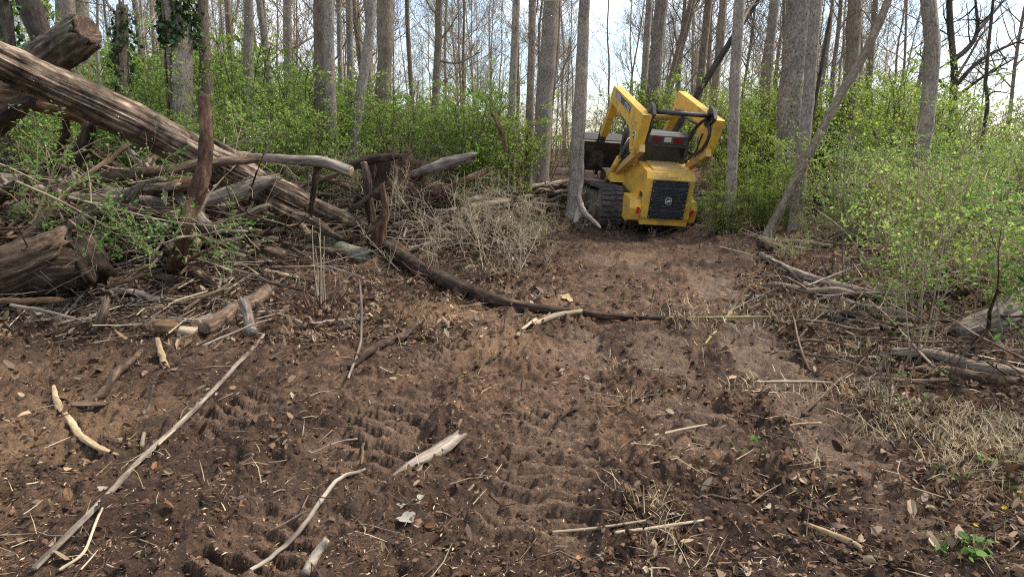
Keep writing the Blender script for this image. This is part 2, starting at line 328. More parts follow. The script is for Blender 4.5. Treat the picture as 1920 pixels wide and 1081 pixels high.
def tube(mb, C, R, seg=8, ridge=0.0, rk=5.0, lump=0.0, seed=0, caps=True, flat=1.0, jag=0.0, lk=2.0, col=None):
    """C centre line (n,3), R radii. ridge: lengthwise fissures; lump: knots; flat: squash; jag: broken, splintered end."""
    C = np.asarray(C, dtype=np.float64); n_ = len(C); R = np.broadcast_to(np.asarray(R, dtype=np.float64), (n_,))
    T, N, B = frames(C); th = np.arange(seg) / seg * 2 * math.pi; s = np.r_[0, np.cumsum(np.linalg.norm(np.diff(C, axis=0), axis=1))]
    ct, st = np.cos(th), np.sin(th); r0 = max(float(R.max()), 1e-4)
    TT, S = np.meshgrid(th, s); rr = np.repeat(R[:, None], seg, 1)
    if ridge:
        q = n3(np.cos(TT) * rk, np.sin(TT) * rk, S / r0 * 0.16, seed); q2 = n3(np.cos(TT) * rk * 2.2, np.sin(TT) * rk * 2.2, S / r0 * 0.4 + 7, seed + 3)
        rr = rr * (1 + ridge * ((0.5 - 1.6 * np.abs(q)) + 0.5 * q2))
    if lump: rr = rr * (1 + lump * n3(np.cos(TT) * 1.2, np.sin(TT) * 1.2, S / r0 / lk, seed + 9))
    if ridge: rr = rr * (1 + 0.06 * n3(np.cos(TT) * 3.5, np.sin(TT) * 3.5, S / r0 * 1.6, seed + 17) + 0.03 * n3(np.cos(TT) * 8, np.sin(TT) * 8, S / r0 * 2.5, seed + 19))
    V = C[:, None, :] + rr[..., None] * (ct[None, :, None] * N[:, None, :] + flat * st[None, :, None] * B[:, None, :])
    if jag:
        j = jag * r0 * (n2(th * 2.2 + seed, th * 0 + 1, seed + 4) + 0.6 * n2(th * 5 + seed, th * 0 + 2, seed + 5))
        V[-1] += j[:, None] * T[-1]; V[-2] += 0.6 * j[:, None] * T[-2]
    bk = np.stack([np.repeat(ct[None], n_, 0) * R[:, None], np.repeat(st[None], n_, 0) * R[:, None], np.repeat(s[:, None], seg, 1)], -1) + np.array([seed * 1.37 % 50, seed * 0.71 % 50, seed * 2.3 % 50])
    i = np.arange(n_ - 1)[:, None] * seg; j0 = np.arange(seg)[None]; j1 = (j0 + 1) % seg
    Q = np.stack([i + j0, i + j1, i + seg + j1, i + seg + j0], -1).reshape(-1, 4)
    V = V.reshape(-1, 3); bk = bk.reshape(-1, 3); tr = None
    if caps:
        k = len(V); e0 = C[0] - T[0] * R[0] * 0.05; e1 = C[-1] + T[-1] * R[-1] * (0.05 if not jag else -0.3)
        V = np.vstack([V, e0, e1]); bk = np.vstack([bk, bk[0] * 0.99, bk[-1] * 0.99]); jj = np.arange(seg); jn = (jj + 1) % seg
        tr = np.vstack([np.stack([jn, jj, np.full(seg, k)], -1), np.stack([(n_ - 1) * seg + jj, (n_ - 1) * seg + jn, np.full(seg, k + 1)], -1)])
    mb.add(V, Q, tr, bk, col); return mb
def wander(a, b, n_, amp, rng):
    a = np.asarray(a, float); b = np.asarray(b, float); t = np.linspace(0, 1, n_)[:, None]; l_ = np.linalg.norm(b - a)
    w = np.cumsum(rng.normal(0, 1, (n_, 3)), 0); w = w - w[0] - t * (w[-1] - w[0]); return a * (1 - t) + b * t + w * amp * l_ / max(n_, 1) ** 0.5 * 0.5

def unit(v): return v / (np.linalg.norm(v, axis=-1, keepdims=True) + 1e-9)
def leaves(mb, P, size, A=None, W=0.55, fold=0.25, col=None, rng=RNG, up=0.6, tip=6, curl=0.15):
    """one small face-pair leaf (6 points, folded and curled) at each place P"""
    n_ = len(P); size = np.broadcast_to(size, (n_,))[:, None]
    if A is None: A = rng.normal(0, 1, (n_, 3)); A[:, 2] *= 0.5
    A = unit(np.asarray(A, float)); Nn = rng.normal(0, 1, (n_, 3)) * (1 - up); Nn[:, 2] += up; B = unit(np.cross(Nn, A)); Nn = np.cross(A, B)
    cz = size * curl * rng.normal(1, 1.0, (n_, 1)); fz = size * fold * rng.normal(1, 0.6, (n_, 1))
    w = size * W * 0.5
    if tip == 4:
        V = np.stack([P, P + A * size * 0.45 + B * w + Nn * fz, P + A * size, P + A * size * 0.45 - B * w + Nn * fz], 1)
        k = np.arange(n_)[:, None] * 4; tri = np.concatenate([k + [0, 2, 1], k + [0, 3, 2]]); nv = 4; V = V.reshape(-1, 3)
    else:
        V = np.stack([P, P + A * size * 0.3 + B * w + Nn * fz, P + A * size * 0.72 + B * w * 0.8 + Nn * (fz + cz * 0.5), P + A * size + Nn * cz,
                      P + A * size * 0.72 - B * w * 0.8 + Nn * (fz + cz * 0.5), P + A * size * 0.3 - B * w + Nn * fz], 1).reshape(-1, 3)
        k = np.arange(n_)[:, None] * 6; tri = np.concatenate([k + [0, 2, 1], k + [0, 3, 2], k + [0, 4, 3], k + [0, 5, 4]]); nv = 6
    mb.add(V, None, tri, None, np.repeat(col, nv, 0) if col is not None and np.ndim(col) == 2 else col)
    return mb
def pick(pal, n_, rng=RNG, jit=0.18):
    pal = np.asarray(pal, float); c_ = pal[rng.integers(0, len(pal), n_)]; return np.clip(c_ * (1 + rng.normal(0, jit, (n_, 1))) * (1 + rng.normal(0, jit * 0.10, (n_, 3))), 0.004, 0.9)

# ------------------------------------------------------------------ ground: one sheet, fine in front of the camera
def make_ground():
    th = np.radians(np.concatenate([np.linspace(-52, 52, 760), np.linspace(52, 308, 60)[1:-1]]))
    u = np.linspace(0, 1, 560); e = -0.32; r = (1.25 ** e + (40 ** e - 1.25 ** e) * u) ** (1 / e)
    r = np.concatenate([[0.35, 0.8], r, 40 * 1.12 ** np.arange(1, 32)])
    Rr, Th = np.meshgrid(r, th, indexing='ij'); X = Rr * np.sin(Th); Y = Rr * np.cos(Th)
    h, lane, crumb = detail(X, Y); fade = 1 - ss(18, 30, Rr); Z = Hs(X, Y) + h * fade
    dry = ss(0.0, 0.8, fbm(X, Y, 1.3, 3, 201)) * 0.75
    dry = np.maximum(dry, 0.9 * np.exp(-(((X - 1.75) / 0.65) ** 2 + ((Y - 9.6) / 1.0) ** 2)))          # tan scrape in front of the machine
    dry = np.maximum(dry, 0.8 * np.exp(-(((X + 0.75) / 0.55) ** 2 + ((Y - 3.1) / 0.45) ** 2)) * (0.6 + 0.4 * n2(X / 0.2, Y / 0.2, 5)))
    dry = np.maximum(dry, 0.75 * np.exp(-(((X + 0.2) / 0.5) ** 2 + ((Y - 2.5) / 0.4) ** 2)))
    dry = np.maximum(dry, lane * 0.45 * ss(-0.5, 0.6, fbm(X, Y, 0.3, 2, 207)))
    loose = ss(0.05, 0.7, fbm(X, Y, 0.9, 3, 211) + 0.25 * crumb) * 0.75
    loose = np.maximum(loose, 0.85 * ss(-2.0, -3.3, X) * ss(4.6, 5.6, Y) * (1 - ss(12, 16, Y)))
    loose = np.maximum(loose, 0.55 * np.exp(-(((X + 2.2) / 1.1) ** 2 + ((Y - 4.6) / 0.8) ** 2))) * (1 - 0.8 * lane)
    nr, ntn = Z.shape; i = np.arange(nr - 1)[:, None] * ntn; j = np.arange(ntn)[None]; j1 = (j + 1) % ntn
    Q = np.stack([i + j, i + j1, i + ntn + j1, i + ntn + j], -1).reshape(-1, 4)
    V = np.stack([X, Y, Z], -1).reshape(-1, 3); k = len(V); V = np.vstack([V, [0, 0, 0]])
    tr = np.stack([np.full(ntn, k), np.arange(ntn), (np.arange(ntn) + 1) % ntn], -1)[:, ::-1]
    mb = MB(); cc = np.stack([dry, loose, lane], -1).reshape(-1, 3); mb.add(V, Q, tr, None, np.vstack([cc, [0, 0, 0]]))
    me = mb.mesh('ground'); me.attributes['col'].name = 'soil'
    tag(link('ground', me, 'soil'), kind='structure')
make_ground()
# ------------------------------------------------------------------ bare branches
def grow(mb, a, d, length, r, depth, rng, seg=5, kids=5, spread=0.75, up=0.25, tips=None, first=0.25, rmin=0.003):
    d = np.asarray(d, float); d = d / np.linalg.norm(d); n_ = 5 if depth > 0 else 4
    P = [np.asarray(a, float)]; dd = d.copy()
    for i in range(n_ - 1):
        dd = dd + rng.normal(0, 0.16, 3) + np.array([0, 0, up * 0.25]); dd /= np.linalg.norm(dd); P.append(P[-1] + dd * length / (n_ - 1))
    P = np.array(P); R = np.linspace(r, max(r * 0.35, rmin), n_)
    tube(mb, P, R, seg, seed=int(rng.integers(0, 999)), caps=False)
    if depth == 0:
        if tips is not None: tips.append(P[1:])
        return P
    for k in range(kids):
        t = first + (1 - first) * (k + rng.random()) / kids; f = t * (n_ - 1); i = min(int(f), n_ - 2); q = P[i] + (P[i + 1] - P[i]) * (f - i)
        dirm = unit(P[i + 1] - P[i]); o = rng.normal(0, 1, 3); o -= dirm * (o @ dirm); o = unit(o)
        nd = dirm * (1 - spread * 0.6) + o * spread + np.array([0, 0, up])
        grow(mb, q, nd, length * rng.uniform(0.38, 0.62), max(R[i] * rng.uniform(0.4, 0.6), rmin), depth - 1, rng, max(3, seg - 1), kids if depth > 1 else max(3, kids - 1), spread, up, tips, 0.2, rmin)
    return P

# crown prototypes for the tall trees (bare limbs high above the picture, seen from other places and in the light)
CROWNS = []
for k in range(5):
    rng = np.random.default_rng(300 + k); mb = MB()
    P = grow(mb, (0, 0, 0), (0, 0, 1), 7.5, 0.12, 2, rng, 6, 9, 0.8, 0.25, None, 0.05, 0.006)
    CROWNS.append(mb.mesh('crown'))
    CROWNS[-1].materials.append(MATS['bark_grey'])
IVY = [(0.035, 0.075, 0.022), (0.05, 0.10, 0.03), (0.028, 0.058, 0.02), (0.08, 0.12, 0.035)]

TREE_MESH = {}
def tree(label, pts, d, w0, w1, m='bark_grey', top=8.0, ivy=None, limbs=(), dead=False, name='tree', ridge=0.04, flare=1.0):
    """pts: trunk points in the photograph from high to low; d: distance; w0, w1: trunk width in photo pixels at the first and last point"""
    rng = np.random.default_rng(abs(hash(label)) % 1 + len(label) * 31 + int(pts[0][0] * 7) % 9999)
    if d is None: d = float(G(*pts[-1])[1])
    C = np.array([at(x, y, d) for x, y in pts])[::-1]; k = mpp(C[0])
    r_lo, r_hi = w1 * k / 2, w0 * k / 2
    z0 = float(Hs(C[0][0], d)) - 0.12
    if C[0][2] > z0 + 0.1:                                     # carry the trunk down to the ground
        s = (C[1] - C[0]) / max(C[1][2] - C[0][2], 0.2); s = s * min(1, 1); base = C[0] - s * (C[0][2] - z0); base[2] = z0
        C = np.vstack([base, C])
    R = np.interp(C[:, 2], [C[0][2], C[-1][2]], [r_lo * 1.04, r_hi])
    if not dead:                                               # and up above the picture
        s = unit(C[-1] - C[-2]); P = C[-1]; ext = []; rad = []
        st = (top - P[2]) / 3
        for i in range(3):
            s = unit(s + np.array([0, 0, 0.35]) + rng.normal(0, 0.03, 3)); P = P + s * st / max(s[2], 0.5); ext.append(P); rad.append(r_hi * (1 - 0.09 * (i + 1)))
        C = np.vstack([C, ext]); R = np.r_[R, rad]
    S = spline(np.c_[C, R], max(14, int((C[-1][2] - C[0][2]) / 0.16)))
    zz = S[:, 2] - S[0, 2]; S[:, 3] *= 1 + 0.55 * flare * np.exp(-zz / 0.22)
    S[:, :2] += 0.018 * np.stack([n2(zz * 0.9, zz * 0 + len(label), 3), n2(zz * 0.9, zz * 0 + len(label) + 5, 4)], -1) * min(1, r_hi / 0.1)
    base = S[0, :3].copy(); root = empty(name, base); tag(root, label, 'tree')
    seg = 18 if w1 > 22 else 12 if w1 > 12 else 8
    mb = MB(); tube(mb, S[:, :3], S[:, 3], seg, ridge, 5, 0.07, int(pts[0][0]) % 700, True, jag=1.2 if dead else 0, lk=1.5)
    mb.build('trunk', m, root, loc=None); tr = root.children[0]; tr.data.transform(Matrix.Translation(-Vector(base)))
    if not dead:
        c_ = link('crown', CROWNS[int(pts[0][0]) % 5], None, root); c_.location = Vector(S[-1, :3] - base - np.array([0, 0, 0.12])); f = S[-1, 3] / 0.12
        f = max(f, 0.55); c_.scale = (f, f, max(f, 0.8)); c_.rotation_euler = (0, 0, pts[0][0] * 1.7)
    for lb in limbs:                                           # limbs seen in the photo: list of (pixel points, width px), kept at the trunk's distance, leaning a little
        lp, lw, ld = lb
        Q = np.array([at(x, y, d + ld * i / (len(lp) - 1)) for i, (x, y) in enumerate(lp)]); rr = lw * k / 2
        mb = MB(); LS = spline(Q, 4 * len(lp)); tube(mb, LS - base, np.linspace(rr, rr * 0.35, len(LS)), 7, 0.04, 4, 0.08, int(lp[0][0]), True)
        for q in range(3, len(LS) - 1, 2):
            dr = unit(LS[q + 1] - LS[q] + rng.normal(0, 0.5, 3) + np.array([0, 0, 0.25])); grow(mb, LS[q] - base, dr, rng.uniform(0.4, 1.0), rr * 0.35, 1, rng, 4, 4, 0.7, 0.2, None, 0.2, 0.0025)
        mb.build('limb', m, root)
    if ivy:
        z0_, z1_, dens, sz = ivy; mb = MB(); nl = dens
        zz = rng.uniform(z0_, z1_, nl); th = rng.uniform(0, 6.283, nl); kk = n2(th * 1.3, zz * 1.8, 8) > -0.32; zz, th = zz[kk], th[kk]
        ci = np.stack([np.interp(zz, S[:, 2], S[:, i]) for i in range(4)], -1)
        off = rng.gamma(2, 0.025, len(zz)); nrm = np.stack([np.cos(th), np.sin(th), 0 * th], -1)
        P = ci[:, :3] + nrm * (ci[:, 3] + off)[:, None]; A = nrm * 0.5 + rng.normal(0, 0.4, (len(zz), 3)) + np.array([0, 0, -0.7])
        leaves(mb, P - base, rng.uniform(0.6, 1.2, len(zz)) * sz, A, 0.9, 0.1, pick(IVY, len(zz), rng), rng, 0.4, 6)
        mb.build('ivy', 'ivy_leaf', root, smooth=False)
        mb = MB()
        for q in range(3):
            a0 = 3.6 + q * 0.5 + rng.normal(0, 0.15); zs = np.linspace(S[0, 2] + 0.1, z1_ - 0.1, 22); cs = np.stack([np.interp(zs, S[:, 2], S[:, i]) for i in range(4)], -1)
            an = a0 + 0.3 * np.sin(zs * 1.3 + q); tube(mb, cs[:, :3] + np.stack([np.cos(an), np.sin(an), 0 * an], -1) * (cs[:, 3] + 0.008)[:, None] - base, 0.017, 5, 0, 4, 0.2, q + 50)
        mb.build('ivy_vine', 'wood_brown', root)
    return root

tree('dark ivy-flecked trunk cut off by the left edge of the picture', [(2, 0), (6, 90), (10, 200)], 11.0, 34, 40, 'bark_dark', ivy=(2.4, 4.6, 500, 0.08))
tree('dark thick trunk leaning right behind the sawn log', [(52, 0), (72, 50), (98, 110), (120, 170)], 14.0, 38, 44, 'bark_dark')
tree('pale straight trunk rising behind the dark leaning trunk at left', [(62, 0), (66, 80), (70, 160)], 16.0, 20, 26)
tree('slender grey trunk left of the sawn log tip', [(84, 0), (86, 60), (88, 150)], 18.0, 12, 14)
tree('slender shaded trunk just left of the wide pale pair', [(111, 0), (113, 60), (114, 160)], 18.0, 13, 15, 'bark_brown')
tree('grey trunk right behind the top end of the sawn log', [(126, 0), (134, 60), (146, 180)], 13.5, 24, 27)
tree('tall grey trunk just right of the sawn log tip', [(151, 0), (155, 100), (163, 220)], 14.5, 24, 27)
tree('thin barkless pale snag between sawn log and ivy snag', [(180, 78), (184, 120), (190, 190)], 13.0, 8, 11, 'bark_pale', dead=True, name='snag')
tree('broken-topped snag wrapped in ivy halfway up', [(229, 6), (230, 60), (231, 190)], 12.5, 20, 25, 'bark_brown', dead=True, ivy=(2.55, 3.95, 700, 0.07), name='snag', limbs=[([(224, 30), (205, 12), (190, -20)], 7, 0.3)])
tree('large trunk with thick green ivy at its top', [(327, 0), (334, 90), (344, 250)], 12.0, 44, 46, 'bark_grey', ivy=(3.25, 5.6, 2600, 0.085))
tree('tall grey trunk with a split dead strip, right of the ivy tree', [(380, 0), (384, 110), (392, 235)], 12.5, 19, 23, 'bark_brown')
tree('slim distant trunk forking above, right of the split trunk', [(427, 0), (430, 60), (431, 130)], 20.0, 11, 13, 'bark_brown', limbs=[([(431, 52), (443, 25), (449, -10)], 6, 0.4)])
tree('straight smooth grey trunk standing alone in the left green thicket', [(465, 0), (466, 120), (468, 245)], 13.5, 17, 20)
tree('thin trunk leaning left at its top in the left thicket', [(486, 0), (498, 90), (514, 230)], 14.5, 11, 15)
tree('mid-size grey trunk left of the fused double trunk', [(539, 0), (540, 80), (543, 200)], 16.0, 15, 17)
tree('wide brownish stem of the fused double trunk', [(601, 0), (602, 120), (604, 250)], 13.2, 25, 28, 'bark_brown')
tree('brighter grey stem of the fused double trunk', [(617, 0), (618, 120), (623, 262)], 12.8, 19, 22, 'bark_grey')
tree('slim trunk just right of the fused double trunk', [(634, 0), (637, 80), (640, 150)], 19.0, 9, 11)
tree('slim grey trunk with dark fork, second right of the double trunk', [(654, 0), (655, 80), (658, 170)], 17.0, 12, 14, limbs=[([(657, 26), (645, 10), (634, -14)], 5, 0.3)])
tree('dark thin trunk leaning right at its base', [(662, 0), (668, 50), (676, 110)], 18.0, 11, 13, 'bark_brown', limbs=[([(670, 32), (682, 10), (690, -14)], 5, 0.3)])
tree('slanting grey trunk whose foot leans left in the thicket', [(698, 0), (688, 100), (668, 245)], 13.5, 17, 20)
tree('broad straight brown-grey trunk right of the slanting one', [(721, 0), (722, 90), (717, 205)], 15.5, 29, 26, 'bark_brown')
tree('lone dark trunk with a low bare side branch', [(824, 0), (820, 90), (816, 200)], 17.0, 13, 15, 'bark_brown', limbs=[([(822, 114), (860, 118), (905, 95)], 4, -0.3), ([(822, 30), (806, 12), (790, -20)], 5, 0.3), ([(822, 80), (845, 50), (866, 10)], 4, 0.3)])
tree('slim dark trunk in the gap left of the lone trunk', [(763, 0), (766, 80), (770, 150)], 21.0, 8, 9, 'bark_brown')
tree('slender trunk at the left of the three bare-footed trunks', [(967, 0), (962, 160), (957, 366)], None, 13, 15, 'bark_grey')
tree('crooked thin trunk in the middle of the three bare-footed trunks', [(998, 0), (996, 100), (993, 250), (989, 372)], None, 13, 15, 'bark_brown', limbs=[([(999, 40), (1006, 20), (1010, -10)], 5, 0.2)])
tree('widest of the three bare-footed trunks left of the loader', [(1033, 0), (1024, 160), (1010, 345)], None, 28, 34, 'bark_grey')
tree('grey trunk standing beside the loader bucket', [(1097, 0), (1089, 170), (1076, 408)], None, 19, 27, 'bark_grey')
tree('slim trunk behind the loader, left of the thick one', [(1217, 0), (1212, 100), (1204, 220)], 18.5, 12, 13)
tree('thick dark-flecked trunk rising behind the loader arms', [(1241, 0), (1232, 100), (1218, 240)], 17.5, 22, 28, 'bark_spotted')
tree('thin trunk leaning right in the gap above the loader', [(1298, -10), (1280, 60), (1256, 150)], 19.0, 8, 10, 'bark_brown', limbs=[([(1270, 85), (1262, 40), (1254, 15)], 5, 0.3)])
tree('thin forked trunk crossing the leaning one above the loader', [(1300, 8), (1290, 50), (1268, 130)], 20.0, 8, 10, 'bark_brown', limbs=[([(1296, 26), (1318, 8), (1340, -20)], 6, 0.3)])
tree('straight dark trunk above the right loader arm', [(1330, 0), (1321, 80), (1312, 160)], 18.0, 14, 15, 'bark_brown')
tree('reddish-grey trunk right of the dark one above the loader', [(1356, 0), (1350, 80), (1340, 180)], 17.0, 13, 15, 'bark_brown')
tree('grey trunk right of the loader with a forked dark branch', [(1388, 0), (1379, 150), (1374, 300), (1366, 440)], None, 19, 20, 'bark_grey', limbs=[([(1388, 52), (1400, 25), (1425, -12)], 8, 0.4), ([(1384, 72), (1402, 80), (1425, 100)], 3, 0.3)])
tree('mossy slanting trunk behind the forked grey one', [(1420, 0), (1375, 70), (1325, 150)], 16.0, 10, 13, 'bark_dark')
tree('grey trunk halfway between loader and spotted dead tree', [(1452, 0), (1442, 90), (1434, 220)], 15.0, 17, 19, 'bark_grey')
tree('thick dead tree pitted with dark holes', [(1499, 0), (1491, 90), (1483, 210)], 13.0, 44, 46, 'bark_spotted')
tree('pale trunk standing in front of the pitted dead tree', [(1531, 0), (1520, 120), (1508, 260), (1499, 350)], 10.8, 20, 21, 'bark_grey')
tree('dark broken slender stem right of the pitted dead tree', [(1558, 28), (1548, 80), (1532, 170), (1524, 215)], 11.5, 6, 8, 'bark_dark', dead=True, name='snag')
tree('stout brown trunk behind the pale slanting trunk', [(1602, 0), (1598, 90), (1592, 190)], 14.0, 24, 26, 'bark_brown', limbs=[([(1600, 12), (1620, 22), (1640, 50)], 4, -0.3)])
tree('pale smooth trunk slanting up to the right across the others', [(1668, -5), (1620, 105), (1570, 190), (1512, 300), (1434, 452)], None, 13, 17, 'bark_brown', flare=0.5)
tree('slim grey trunk beside the crossing of the slanting trunk', [(1641, 0), (1634, 100), (1626, 200)], 15.0, 10, 12, 'bark_brown')
tree('clean grey trunk standing alone at right with bushes at its foot', [(1741, 0), (1748, 90), (1738, 220), (1721, 335)], 9.8, 25, 27, 'bark_grey')
tree('crooked bare tree with spreading forked boughs at far right', [(1782, 30), (1786, 95), (1790, 130), (1788, 200)], 15.0, 9, 18, 'bark_dark', limbs=[([(1790, 110), (1810, 95), (1832, 60), (1828, -10)], 11, 0.3), ([(1832, 60), (1862, 25), (1900, -20)], 7, 0.3), ([(1792, 160), (1830, 120), (1870, 95), (1930, 70)], 9, -0.5), ([(1790, 185), (1815, 165), (1850, 140), (1905, 108)], 7, -0.4), ([(1786, 95), (1778, 50), (1776, -10)], 8, 0.2), ([(1788, 175), (1760, 150), (1742, 120), (1715, 95)], 6, 0.4), ([(1790, 150), (1815, 110), (1845, 60), (1880, 30)], 6, 0.8)])
tree('small twisted bare tree near the right edge', [(1850, 130), (1848, 160), (1852, 195), (1846, 235)], 12.0, 6, 9, 'bark_dark', top=4.5, limbs=[([(1850, 142), (1866, 128), (1890, 130)], 5, 0.2), ([(1848, 182), (1866, 172), (1895, 176)], 4, -0.2), ([(1850, 150), (1838, 135), (1825, 125)], 4, 0.2)])

# ------------------------------------------------------------------ thin trees of the background woods
BUDS = [(0.26, 0.30, 0.07), (0.30, 0.27, 0.10), (0.34, 0.22, 0.15), (0.20, 0.27, 0.05)]
THIN = []
for k in range(9):
    rng = np.random.default_rng(500 + k); mb = MB(); h = rng.uniform(9, 14); tips = []
    P = wander((0, 0, -0.2), (rng.normal(0, 0.4), rng.normal(0, 0.4), h), 9, 0.03, rng); R = np.linspace(rng.uniform(0.045, 0.085), 0.012, 9)
    tube(mb, spline(P, 16), np.interp(np.linspace(0, 1, 16), np.linspace(0, 1, 9), R), 6, 0, 4, 0.06, k); t_me = mb.mesh('trunk'); t_me.materials.append(MATS['bark_grey' if k % 2 else 'bark_brown'])
    mb = MB()
    for j in range(26):
        t = rng.uniform(0.13, 0.97); q = np.array([np.interp(t, np.linspace(0, 1, 9), P[:, i]) for i in range(3)]); an = rng.uniform(0, 6.28)
        dr = np.array([math.cos(an), math.sin(an), rng.uniform(0.6, 1.6)]); grow(mb, q, dr, (1 - t * 0.6) * rng.uniform(1.2, 3.2), 0.025 * (1 - 0.6 * t), 2, rng, 4, 5, 0.6, 0.25, tips, 0.2, 0.004)
    b_me = mb.mesh('branches'); b_me.materials.append(MATS['far_twig'])
    mb = MB(); T = np.concatenate(tips); T = T[rng.random(len(T)) < (0.9 if k % 3 else 0.5)]; bc = [BUDS[0], BUDS[3]] if k % 3 != 2 else [BUDS[1], BUDS[2]]
    leaves(mb, T + rng.normal(0, 0.03, T.shape), rng.uniform(0.03, 0.06, len(T)), None, 0.6, 0.1, pick(bc, len(T), rng), rng, 0.3, 4); l_me = mb.mesh('buds', False); l_me.materials.append(MATS['leaf'])
    THIN.append((t_me, b_me, l_me))
rng = np.random.default_rng(77); cnt = 0; spots = []
while cnt < 105:
    px = rng.uniform(-250, 2150); d = rng.uniform(18, 42)
    if 1700 < px and rng.random() < 0.72: continue
    if px < 420 and rng.random() < 0.35: continue
    x = ray(px, 300)[0] * d
    if any((x - a) ** 2 + (d - b) ** 2 < 0.7 for a, b in spots): continue
    spots.append((x, d)); ms = THIN[int(rng.integers(0, 9))]
    o = empty('thin_tree', (x, d, float(Hs(x, d)))); o.rotation_euler = (rng.normal(0, 0.03), rng.normal(0, 0.03), rng.uniform(0, 6.28)); f = rng.uniform(0.75, 1.2); o.scale = (f, f, f)
    zn = ('behind the left thicket', 'between fused double trunk and bare-footed trunks', 'in the woods behind the loader', 'behind the right undergrowth')[0 if px < 560 else 1 if px < 960 else 2 if px < 1420 else 3]; tag(o, 'thin bare background tree ' + zn, 'tree', 'thin bare trees ' + zn)
    for nm, me in zip(('trunk', 'branches', 'buds'), ms): link(nm, me, None, o)
    cnt += 1
# the far wood: one mass of grey stems and twigs
mb = MB()
TV = []
for t_me, b_me, l_me in THIN:
    rec = []
    for me in (t_me, b_me, l_me):
        v = np.zeros(len(me.vertices) * 3, np.float32); me.vertices.foreach_get('co', v); v = v.reshape(-1, 3)
        lt = np.zeros(len(me.polygons), np.int32); me.polygons.foreach_get('loop_total', lt); li = np.zeros(len(me.loops), np.int32); me.loops.foreach_get('vertex_index', li)
        rec.append((v, li, lt))
    TV.append(rec)
mbt, mbl = MB(), MB(); k = 0
while k < 150:
    px = rng.uniform(-300, 2200); d = rng.uniform(42, 85)
    if px > 1680 and rng.random() < 0.85: continue
    k += 1; x = ray(px, 300)[0] * d; z = float(Hs(x, d)); an = rng.uniform(0, 6.28); f = rng.uniform(0.9, 1.35); rec = TV[int(rng.integers(0, 9))]
    M = np.array([[math.cos(an), -math.sin(an), 0], [math.sin(an), math.cos(an), 0], [0, 0, 1]]) * f
    for i, (v, li, lt) in enumerate(rec):
        W = v @ M.T + np.array([x, d, z]); tgt = mbt if i < 2 else mbl
        nq = int((lt == 4).sum()); q = li[:nq * 4].reshape(-1, 4); t_ = li[nq * 4:].reshape(-1, 3)
        if i == 1: sel = rng.random(len(q)) < 1.0; q = q[sel]
        tgt.add(W, q, t_, v * 1.0, (0.28, 0.27, 0.10))
o = mbt.build('far_woods', 'far_twig'); tag(o, 'hazy mass of bare grey stems far behind the thicket', 'woods', None, 'stuff')
o = mbl.build('far_buds', 'leaf', smooth=False); tag(o, 'pale green bud haze over the far bare woods', 'foliage', None, 'stuff')

# ------------------------------------------------------------------ shrubs of the understory
GREEN = [(0.23, 0.35, 0.06), (0.29, 0.42, 0.08), (0.17, 0.28, 0.045), (0.36, 0.45, 0.11)]
YELLOWGREEN = [(0.27, 0.36, 0.055), (0.33, 0.38, 0.065), (0.22, 0.32, 0.05), (0.18, 0.27, 0.045)]
SPARSE = [(0.26, 0.31, 0.08), (0.20, 0.27, 0.06), (0.31, 0.33, 0.12)]
def bush_meshes(seed, h, wid, stems, pal, leaf, dens, twig='twig_brown', droop=0.0):
    rng = np.random.default_rng(seed); ms, ml = MB(), MB(); LP = []; LA = []
    for i in range(stems):
        an = rng.uniform(0, 6.28); lean = rng.uniform(0.1, 1.0) * wid; hh = h * rng.uniform(0.55, 1.0) * (1 - 0.25 * (lean / wid))
        b = np.array([math.cos(an), math.sin(an), 0]) * rng.uniform(0, 0.25) + [0, 0, -0.05]
        P = np.array([b, b + np.array([math.cos(an) * lean * 0.25, math.sin(an) * lean * 0.25, hh * 0.45]), b + np.array([math.cos(an) * lean * 0.65, math.sin(an) * lean * 0.65, hh * 0.85]), b + np.array([math.cos(an) * lean, math.sin(an) * lean, hh * (1 - droop * rng.random())])]) + rng.normal(0, 0.05, (4, 3)) * [[0], [1], [1], [1]]
        S = spline(P, 9); tube(ms, S, np.linspace(0.014, 0.004, 9) * rng.uniform(0.7, 1.3), 4, seed=i, caps=False)
        for j in range(13):
            t = rng.uniform(0.14, 1.0) * 8; q = min(int(t), 7); a0 = S[q] + (S[q + 1] - S[q]) * (t - q); an2 = rng.uniform(0, 6.28); ln = rng.uniform(0.25, 0.7) * (h / 2.6) ** 0.6
            dr = np.array([math.cos(an2), math.sin(an2), rng.uniform(-0.1, 0.9)]); e = a0 + unit(dr) * ln; mid = (a0 + e) / 2 + np.array([0, 0, 0.06]) + rng.normal(0, 0.03, 3)
            B = spline(np.array([a0, mid, e]), 5); tube(ms, B, np.linspace(0.005, 0.002, 5), 3, seed=j, caps=False)
            nl = rng.poisson(dens)
            if nl:
                f = rng.uniform(0.1, 1.05, nl) * 4; qi = np.clip(f.astype(int), 0, 3); c_ = B[qi] + (B[qi + 1] - B[qi]) * (f - qi)[:, None]
                LP.append(c_ + rng.normal(0, 0.03, (nl, 3))); LA.append(unit(dr) * 0.5 + rng.normal(0, 0.6, (nl, 3)))
    LP = np.concatenate(LP); LA = np.concatenate(LA)
    leaves(ml, LP, rng.uniform(0.6, 1.35, len(LP)) * leaf, LA, 0.58, 0.12, pick(pal, len(LP), rng, 0.22), rng, 0.55, 4)
    a, b = ms.mesh('stems'), ml.mesh('foliage', False); a.materials.append(MATS[twig]); b.materials.append(MATS['leaf']); return a, b
